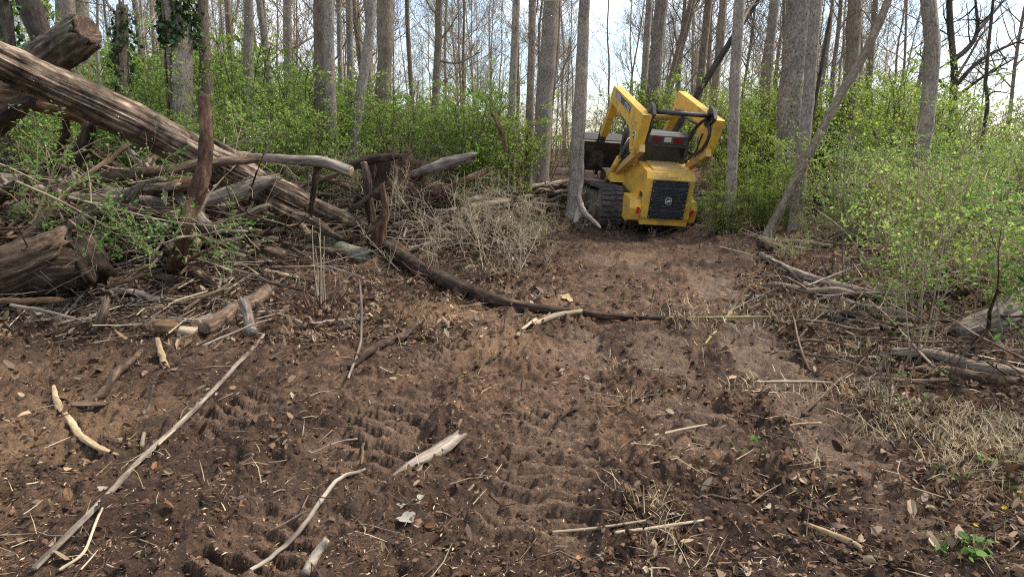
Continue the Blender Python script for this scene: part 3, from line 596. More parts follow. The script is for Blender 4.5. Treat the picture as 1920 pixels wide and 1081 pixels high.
BUSH = {'green': [bush_meshes(600 + i, 2.7, 1.25, 17, GREEN, (0.042, 0.05, 0.066, 0.08)[i], (27, 22, 15, 11)[i]) for i in range(4)],
        'yellow': [bush_meshes(620 + i, 2.6, 1.2, 15, YELLOWGREEN, (0.042, 0.055, 0.07)[i], (24, 18, 13)[i]) for i in range(3)],
        'sparse': [bush_meshes(640 + i, 2.4, 1.3, 16, SPARSE, 0.036, 6, 'twig_tan', 0.25) for i in range(3)],
        'near': [bush_meshes(660 + i, 2.3, 1.3, 13, GREEN, (0.035, 0.045, 0.06)[i], (12, 11, 8)[i], 'twig_tan', 0.2) for i in range(3)],
        'low': [bush_meshes(680 + i, 0.9, 0.8, 9, SPARSE + GREEN[:2], 0.034, 5, 'twig_tan', 0.3) for i in range(2)]}
BLAB = {'green': ('dense fresh-green shrub in the thicket under the trees', 'green shrubs of the thicket'),
        'yellow': ('yellow-green leafing shrub in the thicket right of the loader', 'yellow-green shrubs'),
        'sparse': ('thinly leafed twiggy shrub between the background trunks', 'thinly leafed shrubs'),
        'near': ('half-leafed tangled shrub in the undergrowth on the right', 'half-leafed shrubs on the right'),
        'low': ('knee-high sparse leafy bush at the edge of the clearing', 'low bushes at the clearing edge')}
def bush(kind, x, y, s=1.0, sz=None, rng=RNG, lab=None):
    a, b = BUSH[kind][int(rng.integers(0, len(BUSH[kind])))]
    o = empty('shrub', (x, y, float(Hs(x, y)) - 0.02)); o.rotation_euler = (0, 0, rng.uniform(0, 6.28)); o.scale = (s, s, sz or s * rng.uniform(0.9, 1.1))
    tag(o, lab or BLAB[kind][0], 'shrub', (lab + ', all alike') if lab else BLAB[kind][1]); link('stems', a, None, o); link('foliage', b, None, o)
rng = np.random.default_rng(88)
def bushes(kind, n_, x0, x1, d0, d1, s0, s1, lab=None, avoid=True):
    for i in range(n_):
        px = x0 + (x1 - x0) * (i + rng.random()) / n_; d = rng.uniform(d0, d1); x = ray(px, 300)[0] * d
        if avoid and abs(x - 2.5) < 2.1 and 11.5 < d < 16.5: d = 17 + rng.random() * 2; x = ray(px, 300)[0] * d
        bush(kind, x, d, rng.uniform(s0, s1), rng=rng, lab=lab)
bushes('green', 26, -150, 640, 12.0, 17.5, 0.95, 1.3, 'dense fresh-green shrub in the thicket behind the big fallen log')
bushes('green', 14, -120, 620, 10.8, 12.5, 0.6, 0.95, 'smaller green shrub at the front of the left thicket')
bushes('green', 14, -150, 640, 16, 21, 1.35, 1.75, 'tallest green shrub at the back of the left thicket')
bushes('green', 14, 560, 930, 13.5, 20, 0.8, 1.1, 'green shrub in the thicket behind the root mound')
bushes('sparse', 16, 700, 1200, 15, 24, 0.85, 1.15, 'thinly leafed twiggy shrub behind the bare-footed trunks')
bushes('yellow', 12, 600, 960, 13.5, 20, 0.7, 1.0, 'yellow-green shrub under the lone trunk with the side branch')
bushes('sparse', 6, 300, 900, 11.5, 13, 0.45, 0.7, 'small twiggy shrub between fallen wood and left thicket')
bushes('yellow', 13, 1380, 1760, 11.8, 16, 0.8, 1.15, 'yellow-green shrub around the pale slanting trunk')
bushes('yellow', 6, 1180, 1420, 17, 21, 0.9, 1.25, 'yellow-green shrub in the gap behind the loader')
bushes('green', 10, 1380, 2050, 13, 18, 0.7, 1.0, 'green shrub at the back of the right thicket')
bushes('near', 13, 1580, 2100, 7.4, 11.5, 0.62, 0.9, 'half-leafed tangled shrub in the right undergrowth')
bushes('green', 8, 1600, 2100, 8.5, 12, 0.5, 0.75, 'low green shrub at the foot of the lone right trunk')
bushes('near', 6, 1700, 2150, 5.9, 7.2, 0.5, 0.7, 'nearest half-leafed shrub by the right edge')
bushes('sparse', 12, 1650, 2150, 12, 17, 0.75, 0.95, 'thinly leafed shrub below the crooked bare tree')
bushes('sparse', 8, 1120, 1420, 18, 26, 0.9, 1.1, 'thinly leafed shrub far behind the loader')
bushes('low', 4, 800, 1060, 9.5, 12, 0.5, 0.9, 'knee-high sparse bush beside the long dark branch')
bushes('yellow', 5, 1345, 1500, 10.9, 11.6, 0.35, 0.5, 'small yellow-green shrub at the foot of the trunks right of the loader', False)
bushes('near', 9, 2150, 2900, 5.5, 11, 0.6, 0.9, 'half-leafed shrub beyond the right edge')
bushes('green', 8, -700, -120, 9, 15, 0.7, 1.1, 'green shrub beyond the left edge')
bushes('low', 5, 1480, 1720, 8.0, 10, 0.5, 0.8, 'knee-high sparse bush beside the long grey pole')
bushes('low', 8, -100, 420, 7.5, 11, 0.5, 0.8, 'knee-high sparse bush growing through the brush pile')
x, y, _ = at(1318, 330, 12.4); bush('yellow', x + 0.35, 12.1, 0.42, 0.72, rng); bush('yellow', x + 0.8, 12.0, 0.6, 0.8, rng); bush('yellow', x + 1.3, 11.6, 0.6, 0.7, rng)

# ------------------------------------------------------------------ fallen wood
def seedof(s): return sum(ord(c_) * (i + 3) for i, c_ in enumerate(s)) % 9973
def log(label, pts, w, m='wood_brown', name='log', cat=None, ridge=0.10, lump=0.12, seg=None, jag=0.6, cut=None, flat=1.0, rk=5, group=None, stubs=0, sink=0.25, parent=None, part=None, pith=None):
    """pts: (px, py[, d]) centre points in the photograph; without d the piece lies on the ground. w: widths in photo pixels (list like pts, or two ends)."""
    w = np.interp(np.linspace(0, 1, len(pts)), np.linspace(0, 1, len(w)), w); C = []; R = []
    for (q, wi) in zip(pts, w):
        if len(q) == 3: c_ = at(*q); r = wi * mpp(c_) / 2
        else:
            c_ = G(q[0], q[1]); r = wi * mpp(c_) / 2; c_ = G(q[0], q[1], r * (1 - sink) * flat)
        C.append(c_); R.append(r)
    C = np.array(C); R = np.array(R); ln = np.linalg.norm(np.diff(C, axis=0), axis=1).sum(); wm = float(max(w)); sd_ = seedof(label)
    n_ = int(np.clip(ln / max(R.mean() * 0.45, 0.01), 10, 140)); S = spline(np.c_[C, R], n_)
    rg = np.random.default_rng(sd_); jt = spline(rg.normal(0, 1, (max(4, n_ // 9), 3)), n_); S[:, :3] += jt * S[:, 3:4] * 0.10; S[:, 3] = np.maximum(S[:, 3], 0.001)
    if any(len(q) == 2 for q in pts):
        zq = Hd(S[:, 0], S[:, 1]) + S[:, 3] * flat * (0.75 - max(sink, -0.2) * 0.8)
        if len(pts[-1]) == 3: zq[n_ // 3:] = -9
        if len(pts[0]) == 3: zq[:2 * n_ // 3] = -9
        k_ = max(3, n_ // 4) | 1; zs = np.convolve(np.pad(np.maximum(S[:, 2], zq), k_ // 2, mode='edge'), np.ones(k_) / k_, 'valid')[:n_]
        if (zq > -5).all(): S[:, 2] = zs if wm > 8 and ln > 0.8 else np.polyval(np.polyfit(np.arange(n_), zs, 1), np.arange(n_))
        S[:, 2] += np.clip(np.percentile((zq - S[:, 2])[zq > -5], 82), -0.02, 0.10) if (zq > -5).any() else 0
    seg = seg or (40 if wm > 50 else 24 if wm > 22 else 14 if wm > 11 else 8)
    base = S[:, :3].mean(0); base[2] = S[:, 2].min(); mb = MB(); tube(mb, S[:, :3] - base, S[:, 3], seg, ridge, rk, lump, sd_, True, flat, jag)
    for k in range(stubs):
        i = int(rg.integers(2, n_ - 2)); dr = unit(rg.normal(0, 1, 3) + np.array([0, -0.3, 0.6])); l_ = S[i, 3] * rg.uniform(2.5, 7)
        tube(mb, wander(S[i, :3], S[i, :3] + dr * l_, 6, 0.12, rg) - base, np.linspace(S[i, 3] * 0.4, S[i, 3] * 0.12, 6), 7, 0.1, 4, 0.1, k, jag=0.5)
    if parent is not None:
        o = mb.build(part, m, parent); o.location = Vector(base) - parent.location; return o
    root = mb.build(name, m); root.location = base; tag(root, label, cat or ('stick' if wm < 16 else 'log'), group)
    for which in (cut or ''):                                   # sawn or snapped pale end faces, a part of the log
        e = 0 if which == 'a' else -1; Tn = unit(S[1, :3] - S[0, :3]) * -1 if e == 0 else unit(S[-1, :3] - S[-2, :3])
        mb = MB(); c0 = S[e, :3] - base; tube(mb, np.array([c0 - Tn * 0.02, c0 + Tn * S[e, 3] * 0.10, c0 + Tn * S[e, 3] * 0.13]), np.array([0.92, 0.90, 0.75]) * S[e, 3], seg, 0.05, 6, 0.05, sd_ + 3); mb.build('cut_end', pith or 'wood_fresh', root)
    return root

big = log('big splintered weathered log slanting down across the brush pile', [(-90, 60, 5.9), (60, 138, 6.5), (200, 205, 7.1), (330, 272, 7.7), (450, 330, 8.3), (560, 382, 9.0)], [60, 64, 68, 64, 58, 46], 'wood_weathered', seg=110, ridge=0.17, lump=0.07, rk=8, cat='log')
log('splinter a', [(430, 318, 8.1), (520, 350, 8.7), (610, 395, 9.4), (712, 436, 10.2)], [36, 36, 32, 14], 'wood_weathered', ridge=0.2, parent=big, part='splintered_end', seg=32)
log('splinter b', [(440, 345, 8.2), (510, 385, 8.6), (575, 415, 9.0), (640, 448, 9.5)], [32, 30, 24, 8], 'wood_weathered', ridge=0.2, parent=big, part='splintered_end', seg=32)
log('splinter c', [(395, 262, 8.0), (440, 290, 8.3), (500, 332, 8.7), (560, 372, 9.2)], [10, 16, 14, 5], 'wood_weathered', ridge=0.2, parent=big, part='splintered_end', seg=20)
log('sawn log with deep furrowed bark propped up at the upper left', [(-60, 245, 7.9), (60, 150, 7.6), (163, 55, 7.3)], [64, 66, 64], 'bark_thick', seg=72, ridge=0.15, rk=9, lump=0.06, jag=0.35, cut='b', pith='wood_rotten')
log('brown rotting log hanging under the big weathered log', [(-80, 170, 7.2), (60, 190, 7.6), (170, 222, 8.0), (260, 250, 8.4)], [44, 42, 34, 20], 'wood_orange', ridge=0.15, seg=40)
log('pale split log resting at the left edge above the pile', [(-70, 145, 8.6), (10, 155, 8.6), (60, 180, 8.6)], [46, 44, 30], 'wood_weathered', ridge=0.15)
log('dark stub hanging below the big log', [(172, 222, 7.3), (160, 262, 7.2), (140, 306, 7.1)], [24, 26, 18], 'wood_rotten')
log('black rotted limb at the left edge under the propped logs', [(-40, 235, 7.2), (30, 200, 7.4), (80, 180, 7.7)], [30, 28, 20], 'wood_rotten')
log('peeled reddish branch standing upright against the pile', [(379, 176, 6.9), (386, 240, 6.8), (378, 310, 6.75), (360, 380, 6.7), (342, 440, 6.6), (322, 505)], [20, 22, 26, 28, 26, 28], 'wood_red', ridge=0.12, lump=0.22, stubs=3, jag=0.4)
log('long round brown pole lying level in front of the big log', [(185, 332, 7.3), (300, 320, 7.3), (400, 306, 7.5), (485, 296, 7.8)], [20, 20, 18, 14], 'wood_brown', ridge=0.05)
log('grey dead limb with a snapped pale end above the splintered log', [(395, 282, 8.9), (450, 292, 8.7), (530, 299, 8.5), (600, 302, 8.4), (658, 322, 8.3)], [10, 16, 19, 22, 21], 'wood_grey', ridge=0.05, stubs=3, jag=0.3, cut='b')
log('dark stub dropping from the grey dead limb', [(597, 308, 8.5), (590, 350, 8.5), (583, 402, 8.6)], [15, 12, 9], 'wood_rotten')
log('grey log with one sharp end crossing behind the reddish branch', [(338, 398, 7.6), (400, 372, 7.7), (470, 350, 7.8), (518, 334, 7.9)], [18, 24, 30, 12], 'wood_grey', ridge=0.08, jag=1.0)
log('rough-barked grey log at the foot of the splintered log', [(375, 392, 8.4), (430, 420, 8.6), (490, 452, 8.8)], [46, 46, 36], 'bark_thick', ridge=0.08)
log('second barked log tucked beside the rough grey one', [(420, 395, 9.0), (480, 415, 9.2), (560, 440, 9.4)], [30, 28, 20], 'bark_brown', ridge=0.06)
log('short red-brown split chunk behind the reddish branch', [(285, 352, 7.6), (330, 348, 7.6), (372, 335, 7.7)], [20, 24, 18], 'wood_orange', ridge=0.15)
log('pale smooth limb rising to the right across the pile centre', [(480, 430, 9.3), (540, 432, 9.4), (600, 440, 9.6), (660, 462, 9.8)], [11, 12, 11, 8], 'wood_grey', ridge=0.05)
log('smooth grey-green log section lying in the litter', [(608, 458), (640, 470), (684, 488)], [26, 34, 30], 'bark_smooth_green', ridge=0.0, lump=0.05, jag=0.4, sink=0.5)
log('charred upright stub in front of the root mound', [(682, 306, 9.9), (688, 350, 9.8), (696, 416, 9.8)], [13, 17, 18], 'wood_rotten', cut='a')
log('rotten brown stub where the long dark branch begins', [(716, 345, 9.2), (722, 390, 9.2), (712, 440, 9.2), (702, 462, 9.2)], [8, 14, 26, 24], 'wood_red', ridge=0.12)
log('long dark branch lying across the trail', [(698, 452), (750, 487), (820, 527), (890, 556), (970, 580), (1060, 592), (1150, 600), (1242, 604)], [28, 30, 29, 26, 19, 15, 12, 8], 'wood_rotten', ridge=0.13, stubs=1, seg=28, cat='branch', name='branch')
log('forked tan branch leaning on the long dark branch', [(968, 644), (1000, 618), (1040, 606), (1090, 600)], [6, 10, 12, 10], 'twig_tan', cat='branch', name='branch')
log('side prong of the forked tan branch', [(978, 640), (990, 630), (1004, 616)], [4, 6, 8], 'twig_tan', name='stick')
log('grey limb with a frayed tip above the root mound', [(745, 338, 11.2), (800, 318, 11.0), (850, 302, 10.9), (882, 296, 10.8)], [12, 18, 22, 20], 'wood_grey', ridge=0.06, jag=2.0, cat='log')
log('tan snapped limb pointing right beside the root mound', [(838, 356, 11.0), (880, 336, 10.9), (925, 314, 10.8)], [16, 15, 7], 'wood_orange', ridge=0.1, jag=1.2)
log('dark limb lying along the top of the root mound', [(640, 322, 10.6), (690, 300, 10.5), (750, 292, 10.5)], [14, 20, 10], 'wood_rotten', ridge=0.15)
log('snapped brown branch stub leaning left of the three trunks', [(922, 212, 13.5), (936, 238, 13.4), (950, 285, 13.3)], [6, 8, 8], 'wood_orange', cut='a')
for k, (a, b, w_, m_, lb) in enumerate([((735, 428), (905, 398), 15, 'wood_brown', 'brown pole lying just right of the rotten stub'), ((690, 418), (840, 402), 13, 'wood_rotten', 'dark pole lying left of the dry weeds'), ((800, 402), (962, 374), 12, 'twig_tan', 'tan pole pointing at the slender bare-footed trunk'), ((850, 386), (1010, 366), 10, 'wood_grey', 'thin grey pole lying before the bare-footed trunks'), ((880, 366), (1075, 340), 11, 'wood_grey', 'grey pole passing behind the bare-footed trunks'), ((905, 412), (1000, 440), 13, 'wood_brown', 'short brown log in the weeds below the bare-footed trunks'), ((700, 480), (840, 455), 9, 'wood_grey', 'pale stick lying behind the long dark branch'), ((735, 452), (810, 515), 12, 'wood_orange', 'orange-brown split piece beside the long dark branch'), ((880, 350), (985, 322), 10, 'wood_brown', 'far brown pole at the left of the bare-footed trunks'), ((1010, 372), (1085, 352), 9, 'wood_orange', 'short tan pole at the foot of the trunk by the bucket'), ((560, 340), (700, 310), 10, 'wood_grey', 'thin grey limb behind the grey dead limb')]):
    log(lb, [a, ((a[0] + b[0]) / 2, (a[1] + b[1]) / 2 + 3), b], [w_, w_ * 1.1, w_ * 0.6], m_, ridge=0.1, sink=-0.4)
log('pale barkless branch leaning on the trunk by the bucket', [(1093, 262, 10.9), (1091, 330, 10.9), (1086, 372, 10.85), (1096, 398, 10.75), (1124, 426, 10.6)], [5, 7, 9, 11, 6], 'wood_grey', ridge=0.12, lump=0.3, cat='branch', name='branch')
log('mossy root stub at the foot of the trunk by the bucket', [(1090, 380, 10.9), (1084, 402, 10.85), (1078, 418, 10.8)], [9, 12, 8], 'bark_pale', cat='log')
log('short dark log with sawn end right of the loader', [(1335, 436, 11.6), (1350, 422, 11.6), (1362, 406, 11.6)], [13, 14, 12], 'wood_rotten', cut='a')
# foreground sticks
log('long pale stick slanting up from the bottom left corner', [(70, 1095), (170, 985), (270, 880), (350, 795), (420, 715), (470, 665), (496, 630)], [12, 11, 10, 9, 8, 7, 5], 'wood_grey', ridge=0.0, lump=0.06, sink=-0.6)
log('thin forked twig beside the long pale stick', [(112, 1078), (160, 1045), (190, 985), (225, 930), (268, 902)], [6, 6, 5, 5, 3], 'twig_tan', ridge=0, sink=-0.5)
log('short side twig of the long pale stick', [(300, 860), (330, 820), (360, 785)], [5, 5, 3], 'twig_tan', ridge=0, sink=-1)
log('curved pale split branch at lower left', [(102, 732), (108, 762), (122, 792), (142, 820), (172, 850), (200, 868), (224, 884)], [6, 12, 11, 13, 14, 10, 4], 'wood_fresh', ridge=0.15, jag=0.8, sink=-0.5, flat=0.7)
0 and log('dark splintered continuation below the curved pale branch', [(142, 818), (170, 848), (200, 868), (224, 884)], [13, 15, 10, 4], 'wood_orange', ridge=0.15, flat=0.6, name='stick')
log('charcoal-dark stick lying left above the bark slab', [(160, 778), (200, 735), (235, 695), (268, 662)], [14, 17, 15, 10], 'wood_rotten', ridge=0.12, sink=-0.2)
log('flat layered bark slab at lower left', [(140, 792), (172, 788), (206, 786)], [15, 18, 13], 'wood_brown', ridge=0.15, flat=0.4, name='bark_slab', cat='bark')
log('thin dark stem standing up at lower left', [(268, 856), (276, 800, 3.85), (290, 738, 3.95)], [8, 7, 4], 'twig_brown', ridge=0)
log('short stub beside the thin standing dark stem', [(246, 858), (240, 832, 3.75), (236, 812, 3.78)], [7, 6, 4], 'wood_orange', ridge=0.05, cat='stick')
log('mottled stick running off the bottom edge', [(470, 1095), (540, 1025), (600, 955), (640, 920), (684, 888)], [8, 9, 9, 8, 6], 'wood_grey', ridge=0.08, sink=-0.4)
log('snapped twig end at the bottom edge', [(575, 1098), (594, 1062, 2.43), (613, 1034, 2.46)], [18, 19, 14], 'bark_grey', ridge=0.05, cut='b', cat='stick')
log('weathered wedge of driftwood-grey wood on the trail', [(718, 911), (752, 893), (790, 874), (825, 855), (862, 838)], [3, 13, 26, 32, 24], 'wood_grey', ridge=0.16, flat=0.55, jag=1.4, sink=0.2, rk=6)
log('thin splinter next to the grey wedge of wood', [(738, 906), (752, 886), (764, 872)], [4, 6, 4], 'twig_tan', ridge=0)
log('dark straight stick on the left of the trail', [(655, 698), (700, 668), (745, 638), (792, 603)], [9, 14, 14, 9], 'wood_rotten', ridge=0.08, sink=-0.5)
log('upright dark stalk beside the dark straight stick', [(654, 728), (676, 660, 5.1), (678, 580, 5.4), (674, 540, 5.5)], [5, 5, 5, 3], 'twig_brown', ridge=0)
log('lower pale dry stem in the right foreground', [(1152, 1021), (1230, 1004), (1318, 983)], [7, 7, 5], 'twig_tan', ridge=0, sink=-0.6)
log('upper pale dry stem in the right foreground', [(1035, 1006), (1120, 1002), (1210, 996)], [5, 6, 4], 'twig_tan', ridge=0, sink=-0.6)
log('straw-coloured stem in the middle of the right foreground', [(1225, 834), (1275, 815), (1325, 800)], [4, 5, 3], 'twig_tan', ridge=0, sink=-0.6)
log('pale broken stick in the lower right grass', [(1505, 1002), (1545, 1018), (1590, 1040), (1612, 1052)], [6, 10, 12, 9], 'wood_fresh', ridge=0.12, jag=1.5)
log('thin bent branch across the right of the trail', [(1405, 724), (1480, 722), (1545, 722), (1620, 735), (1680, 760), (1712, 800)], [5, 6, 6, 6, 5, 3], 'twig_tan', ridge=0, sink=-0.8)
log('short twig crossing the thin bent branch', [(1545, 726), (1572, 716), (1600, 700)], [3, 4, 3], 'twig_tan', ridge=0, sink=-1.2)
log('brownish bent sapling stem reaching over the trail', [(1285, 662, 5.8), (1330, 606, 6.3), (1390, 572, 6.6), (1450, 542, 6.9)], [3, 4, 4, 2], 'twig_brown', ridge=0)
log('greenish stem lying straight across the trail', [(1255, 607), (1380, 606), (1510, 604)], [4, 4, 2], 'twig_green', ridge=0, sink=-0.6)
log('greenish stem slanting up from the trail edge', [(1320, 660), (1360, 610, 6.2), (1405, 545, 6.4)], [4, 4, 2], 'twig_green', ridge=0)
# right bank
log('grey log with pale top at the right edge of the clearing', [(1672, 674), (1730, 672), (1800, 682), (1870, 692), (1935, 704)], [12, 20, 22, 22, 18], 'wood_grey', ridge=0.12, sink=-0.6)
log('rotten wood crumbling under the grey log on the right', [(1700, 702), (1760, 700), (1830, 715), (1910, 728)], [12, 20, 20, 16], 'wood_brown', ridge=0.2, sink=0.4)
log('long grey pole edging the right of the trail', [(1428, 478), (1470, 505), (1520, 522), (1580, 540), (1650, 556), (1730, 572)], [10, 14, 14, 15, 16, 14], 'wood_grey', ridge=0.05, sink=-0.5)
log('second grey pole lower along the trail edge', [(1508, 538), (1550, 556), (1610, 578), (1700, 600)], [8, 12, 12, 10], 'wood_grey', ridge=0.06, sink=-0.4)
log('tan stick at the foot of the slanting pale trunk', [(1408, 448), (1470, 456), (1560, 466)], [6, 9, 8], 'twig_tan', ridge=0.04, sink=-0.6)
log('short grey billet under the tan stick', [(1445, 464), (1480, 468), (1522, 472)], [8, 10, 8], 'wood_grey', ridge=0.06, sink=-0.3)
log('dark stub at the head of the long grey pole', [(1424, 470), (1436, 462), (1446, 474)], [16, 18, 14], 'wood_rotten', ridge=0.1)
log('large fibrous grey log entering from the right edge', [(1790, 628), (1860, 604), (1950, 570), (2060, 540)], [30, 52, 66, 74], 'wood_grey', ridge=0.16, seg=56, rk=8, sink=0.4)
# left foot of the pile
log('orange-brown crumbling log at the left edge with bark peeling', [(-60, 520, 6.3), (30, 492, 6.4), (122, 452, 6.5)], [74, 76, 60], 'wood_brown', ridge=0.2, seg=64, rk=9, lump=0.22)
log('mossy stump chunk right of the crumbling log', [(150, 460, 6.7), (170, 490, 6.6), (190, 520, 6.5)], [50, 58, 52], 'wood_rotten', ridge=0.18, seg=40)
log('orange-barked straight stick at the left edge', [(-20, 566, 6.1), (50, 564, 6.1), (118, 562, 6.1)], [12, 12, 10], 'wood_orange', ridge=0.08)
log('thin grey stick running down below the orange stick', [(20, 572, 6.0), (90, 584, 6.0), (152, 600, 6.0)], [7, 7, 4], 'wood_grey', ridge=0.03)
log('upright weathered wood chunk at the foot of the pile', [(182, 622), (192, 592, 5.75), (200, 560, 5.8)], [18, 20, 12], 'wood_brown', ridge=0.15)
log('tan-faced round chunk at the foot of the pile', [(292, 626), (312, 620), (334, 612)], [26, 32, 20], 'wood_orange', ridge=0.12, lump=0.3, jag=1.2, sink=0.1, cut='a')
log('short yellowish billet beside the tan-faced chunk', [(338, 630), (360, 628), (384, 624)], [18, 20, 18], 'twig_tan', ridge=0.08, lump=0.15, sink=0.2)
log('small log with a pale round sawn face', [(368, 606, 5.9), (380, 604, 6.05), (396, 600, 6.2)], [24, 24, 22], 'bark_brown', ridge=0.03, cut='a', jag=0)
log('grey-brown log behind the sawn billets', [(382, 622), (430, 592), (478, 566), (516, 540)], [24, 28, 26, 14], 'wood_brown', ridge=0.12, sink=-0.1)
log('short grey post leaning on the log behind the billets', [(472, 626), (466, 596, 5.85), (454, 560, 5.95)], [20, 20, 19], 'wood_grey', ridge=0.08)
log('small splintered pale peg below the sawn billets', [(296, 642, 5.2), (302, 668, 5.05), (311, 696)], [8, 11, 12], 'wood_fresh', ridge=0.1, jag=1)
log('grey stick in the litter left of the pile foot', [(205, 548), (270, 560), (345, 575)], [9, 12, 9], 'wood_grey', ridge=0.06, sink=-0.3)
log('brown stick slanting down before the reddish branch', [(335, 500), (380, 525), (415, 548)], [16, 20, 13], 'wood_rotten', ridge=0.1, sink=-0.2)
log('tan split stick low in front of the pile', [(215, 515), (255, 520), (325, 532)], [9, 12, 10], 'wood_brown', ridge=0.1, sink=-0.3)
log('pale stick lying at the edge of the litter', [(560, 614), (620, 610), (690, 612)], [6, 10, 8], 'wood_grey', ridge=0.06, sink=0)
log('light-coloured stick before the grey-green log', [(470, 508), (530, 518), (560, 524)], [8, 10, 6], 'wood_fresh', ridge=0.06, sink=-0.2)

# shelf fungus on the stump: overlapping grey brackets, each with its own rim
rg = np.random.default_rng(5); mb = MB(); c0 = at(128, 508, 6.2)
for i in range(130):
    x = rg.uniform(-0.22, 0.22); z = rg.uniform(-0.13, 0.12)
    if (x / 0.23) ** 2 + (z / 0.14) ** 2 > 1: continue
    a = np.linspace(0, math.pi, 9); s = rg.uniform(0.018, 0.036); y = 0.12 * (x / 0.23) ** 2 + rg.normal(0, 0.008); tl = rg.uniform(0.15, 0.5)
    rim = np.stack([x + s * np.cos(a), y - s * 0.9 * np.sin(a), z - s * tl * np.sin(a) + 0 * a], -1); V = np.vstack([rim, rim + [0, 0, -0.006], [[x, y + 0.01, z + 0.004]], [[x, y + 0.01, z - 0.006]]])
    tri = [(18, j + 1, j) for j in range(8)] + [(19, 9 + j, 10 + j) for j in range(8)]; qd = [(j, j + 1, 10 + j, 9 + j) for j in range(8)]
    g = rg.uniform(0.10, 0.24); cc = np.full((20, 3), g * 0.75) * [1, 0.93, 0.86]; cc[:9] = g * 1.6 * np.array([1, 0.96, 0.9]); mb.add(V, qd, tri, None, cc)
tag(mb.build('shelf_fungus', 'dead_leaf', None, False, c0), 'cluster of small grey bracket fungus on the mossy stump chunk', 'fungus')
log('dark rotten stump carrying the bracket fungus', [(60, 520, 6.5), (130, 508, 6.5), (175, 500, 6.6)], [66, 72, 50], 'wood_rotten', ridge=0.15, seg=48)

# upturned root mound behind the long dark branch
def mound(label, px, py, d, sx, sz, sd_):
    c_ = at(px, py, d); c_[2] = float(Hs(c_[0], d)) - 0.1; root = empty('root_mound', c_); tag(root, label, 'root mound'); rg = np.random.default_rng(sd_)
    u, v = np.meshgrid(np.linspace(0, 2 * math.pi, 60, endpoint=False), np.linspace(0, math.pi / 2, 22)); X, Y, Z = np.cos(u) * np.cos(v), np.sin(u) * np.cos(v), np.sin(v)
    r = 1 + 0.25 * n3(X * 2.2, Y * 2.2, Z * 2.2, sd_) + 0.16 * n3(X * 6, Y * 6, Z * 6, sd_ + 1) + 0.09 * n3(X * 15, Y * 15, Z * 15, sd_ + 2)
    V = np.stack([X * r * sx, Y * r * sx * 0.7, Z * r * sz], -1); k = 60; i = np.arange(21)[:, None] * k; j = np.arange(k)[None]; j1 = (j + 1) % k
    mb = MB(); Q = np.stack([i + j, i + j1, i + k + j1, i + k + j], -1).reshape(-1, 4); V = V.reshape(-1, 3)
    mb.add(V, Q, None, V, np.array([0.1, 0.7, 0])); me = mb.mesh('earth'); me.attributes['col'].name = 'soil'; link('earth', me, 'soil', root)
    mb = MB()
    for q in range(70):
        p0 = V[int(rg.integers(0, len(V)))] * 0.95; dr = unit(p0 * [1, 1, 0.6] + rg.normal(0, 0.5, 3)); L_ = rg.uniform(0.15, 0.7)
        P = wander(p0, p0 + dr * L_ + [0, 0, -0.15 * L_], 7, 0.2, rg); tube(mb, P, np.linspace(rg.uniform(0.006, 0.022), 0.003, 7), 5, seed=q)
    tag(mb.build('roots', 'wood_red', root), kind='stuff')
mound('brown earthy root mound bristling with torn roots', 745, 385, 11.2, 0.75, 0.85, 3)
mound('smaller red-brown root clod beside the tan snapped limb', 832, 372, 11.0, 0.38, 0.42, 9)
mound('small torn root clod on the near side of the long branch', 823, 552, 7.75, 0.16, 0.15, 14)
mound('dark root clod with canes rising from it', 604, 590, 6.35, 0.14, 0.12, 19)

# tangled broken sticks of the brush pile and along the edges
STK = []
for k in range(9):
    rg = np.random.default_rng(800 + k); mb = MB(); P = spline(wander((-0.5, 0, 0), (0.5, 0, 0), 5, 0.09, rg), 14); r = rg.uniform(0.012, 0.03)
    tube(mb, P, np.linspace(r, r * rg.uniform(0.3, 0.8), 14), 8, 0.1, 4, 0.18, k, jag=1.0)
    for q in range(int(rg.integers(0, 3))):
        i = int(rg.integers(2, 11)); dr = unit(rg.normal(0, 1, 3) + [0.6, 0, 0.2]); tube(mb, wander(P[i], P[i] + dr * rg.uniform(0.1, 0.3), 5, 0.1, rg), np.linspace(r * 0.5, r * 0.15, 5), 5, seed=q)
    STK.append(mb.mesh('broken_stick'))
SM = ['wood_brown', 'wood_grey', 'wood_rotten', 'wood_brown', 'wood_orange', 'bark_brown', 'wood_rotten', 'wood_grey', 'twig_tan']
for me, m_ in zip(STK, SM): me.materials.append(MATS[m_])
rg = np.random.default_rng(66)
def sticks(n_, fn, l0, l1, th, label, group, tilt=0.35):
    for i in range(n_):
        px, py = fn(); p_ = G(px, py); ln = rg.uniform(l0, l1); t = abs(rg.normal(0, tilt)); o = link('broken_stick', STK[int(rg.integers(0, 9))])
        f = th * rg.uniform(0.6, 1.5); o.scale = (ln, f, f); o.rotation_euler = Euler((0, -t, rg.uniform(0, 6.28))); o.location = (p_[0], p_[1], p_[2] + ln * 0.5 * math.sin(t) + 0.02); tag(o, label, 'stick', group)
sticks(88, lambda: (rg.uniform(-60, 540), rg.uniform(345, 520)), 0.4, 1.7, 1.3, 'broken stick tangled in the brush pile at left', 'sticks of the brush pile', 0.3)
sticks(46, lambda: (rg.uniform(-60, 470), rg.uniform(330, 500)), 0.6, 2.0, 2.2, 'thick broken limb jammed in the brush pile at left', 'thick limbs of the brush pile', 0.35)
sticks(58, lambda: (rg.uniform(-60, 560), rg.uniform(520, 640)), 0.2, 0.8, 0.9, 'small broken stick in the debris at the foot of the pile', 'sticks at the foot of the pile', 0.15)
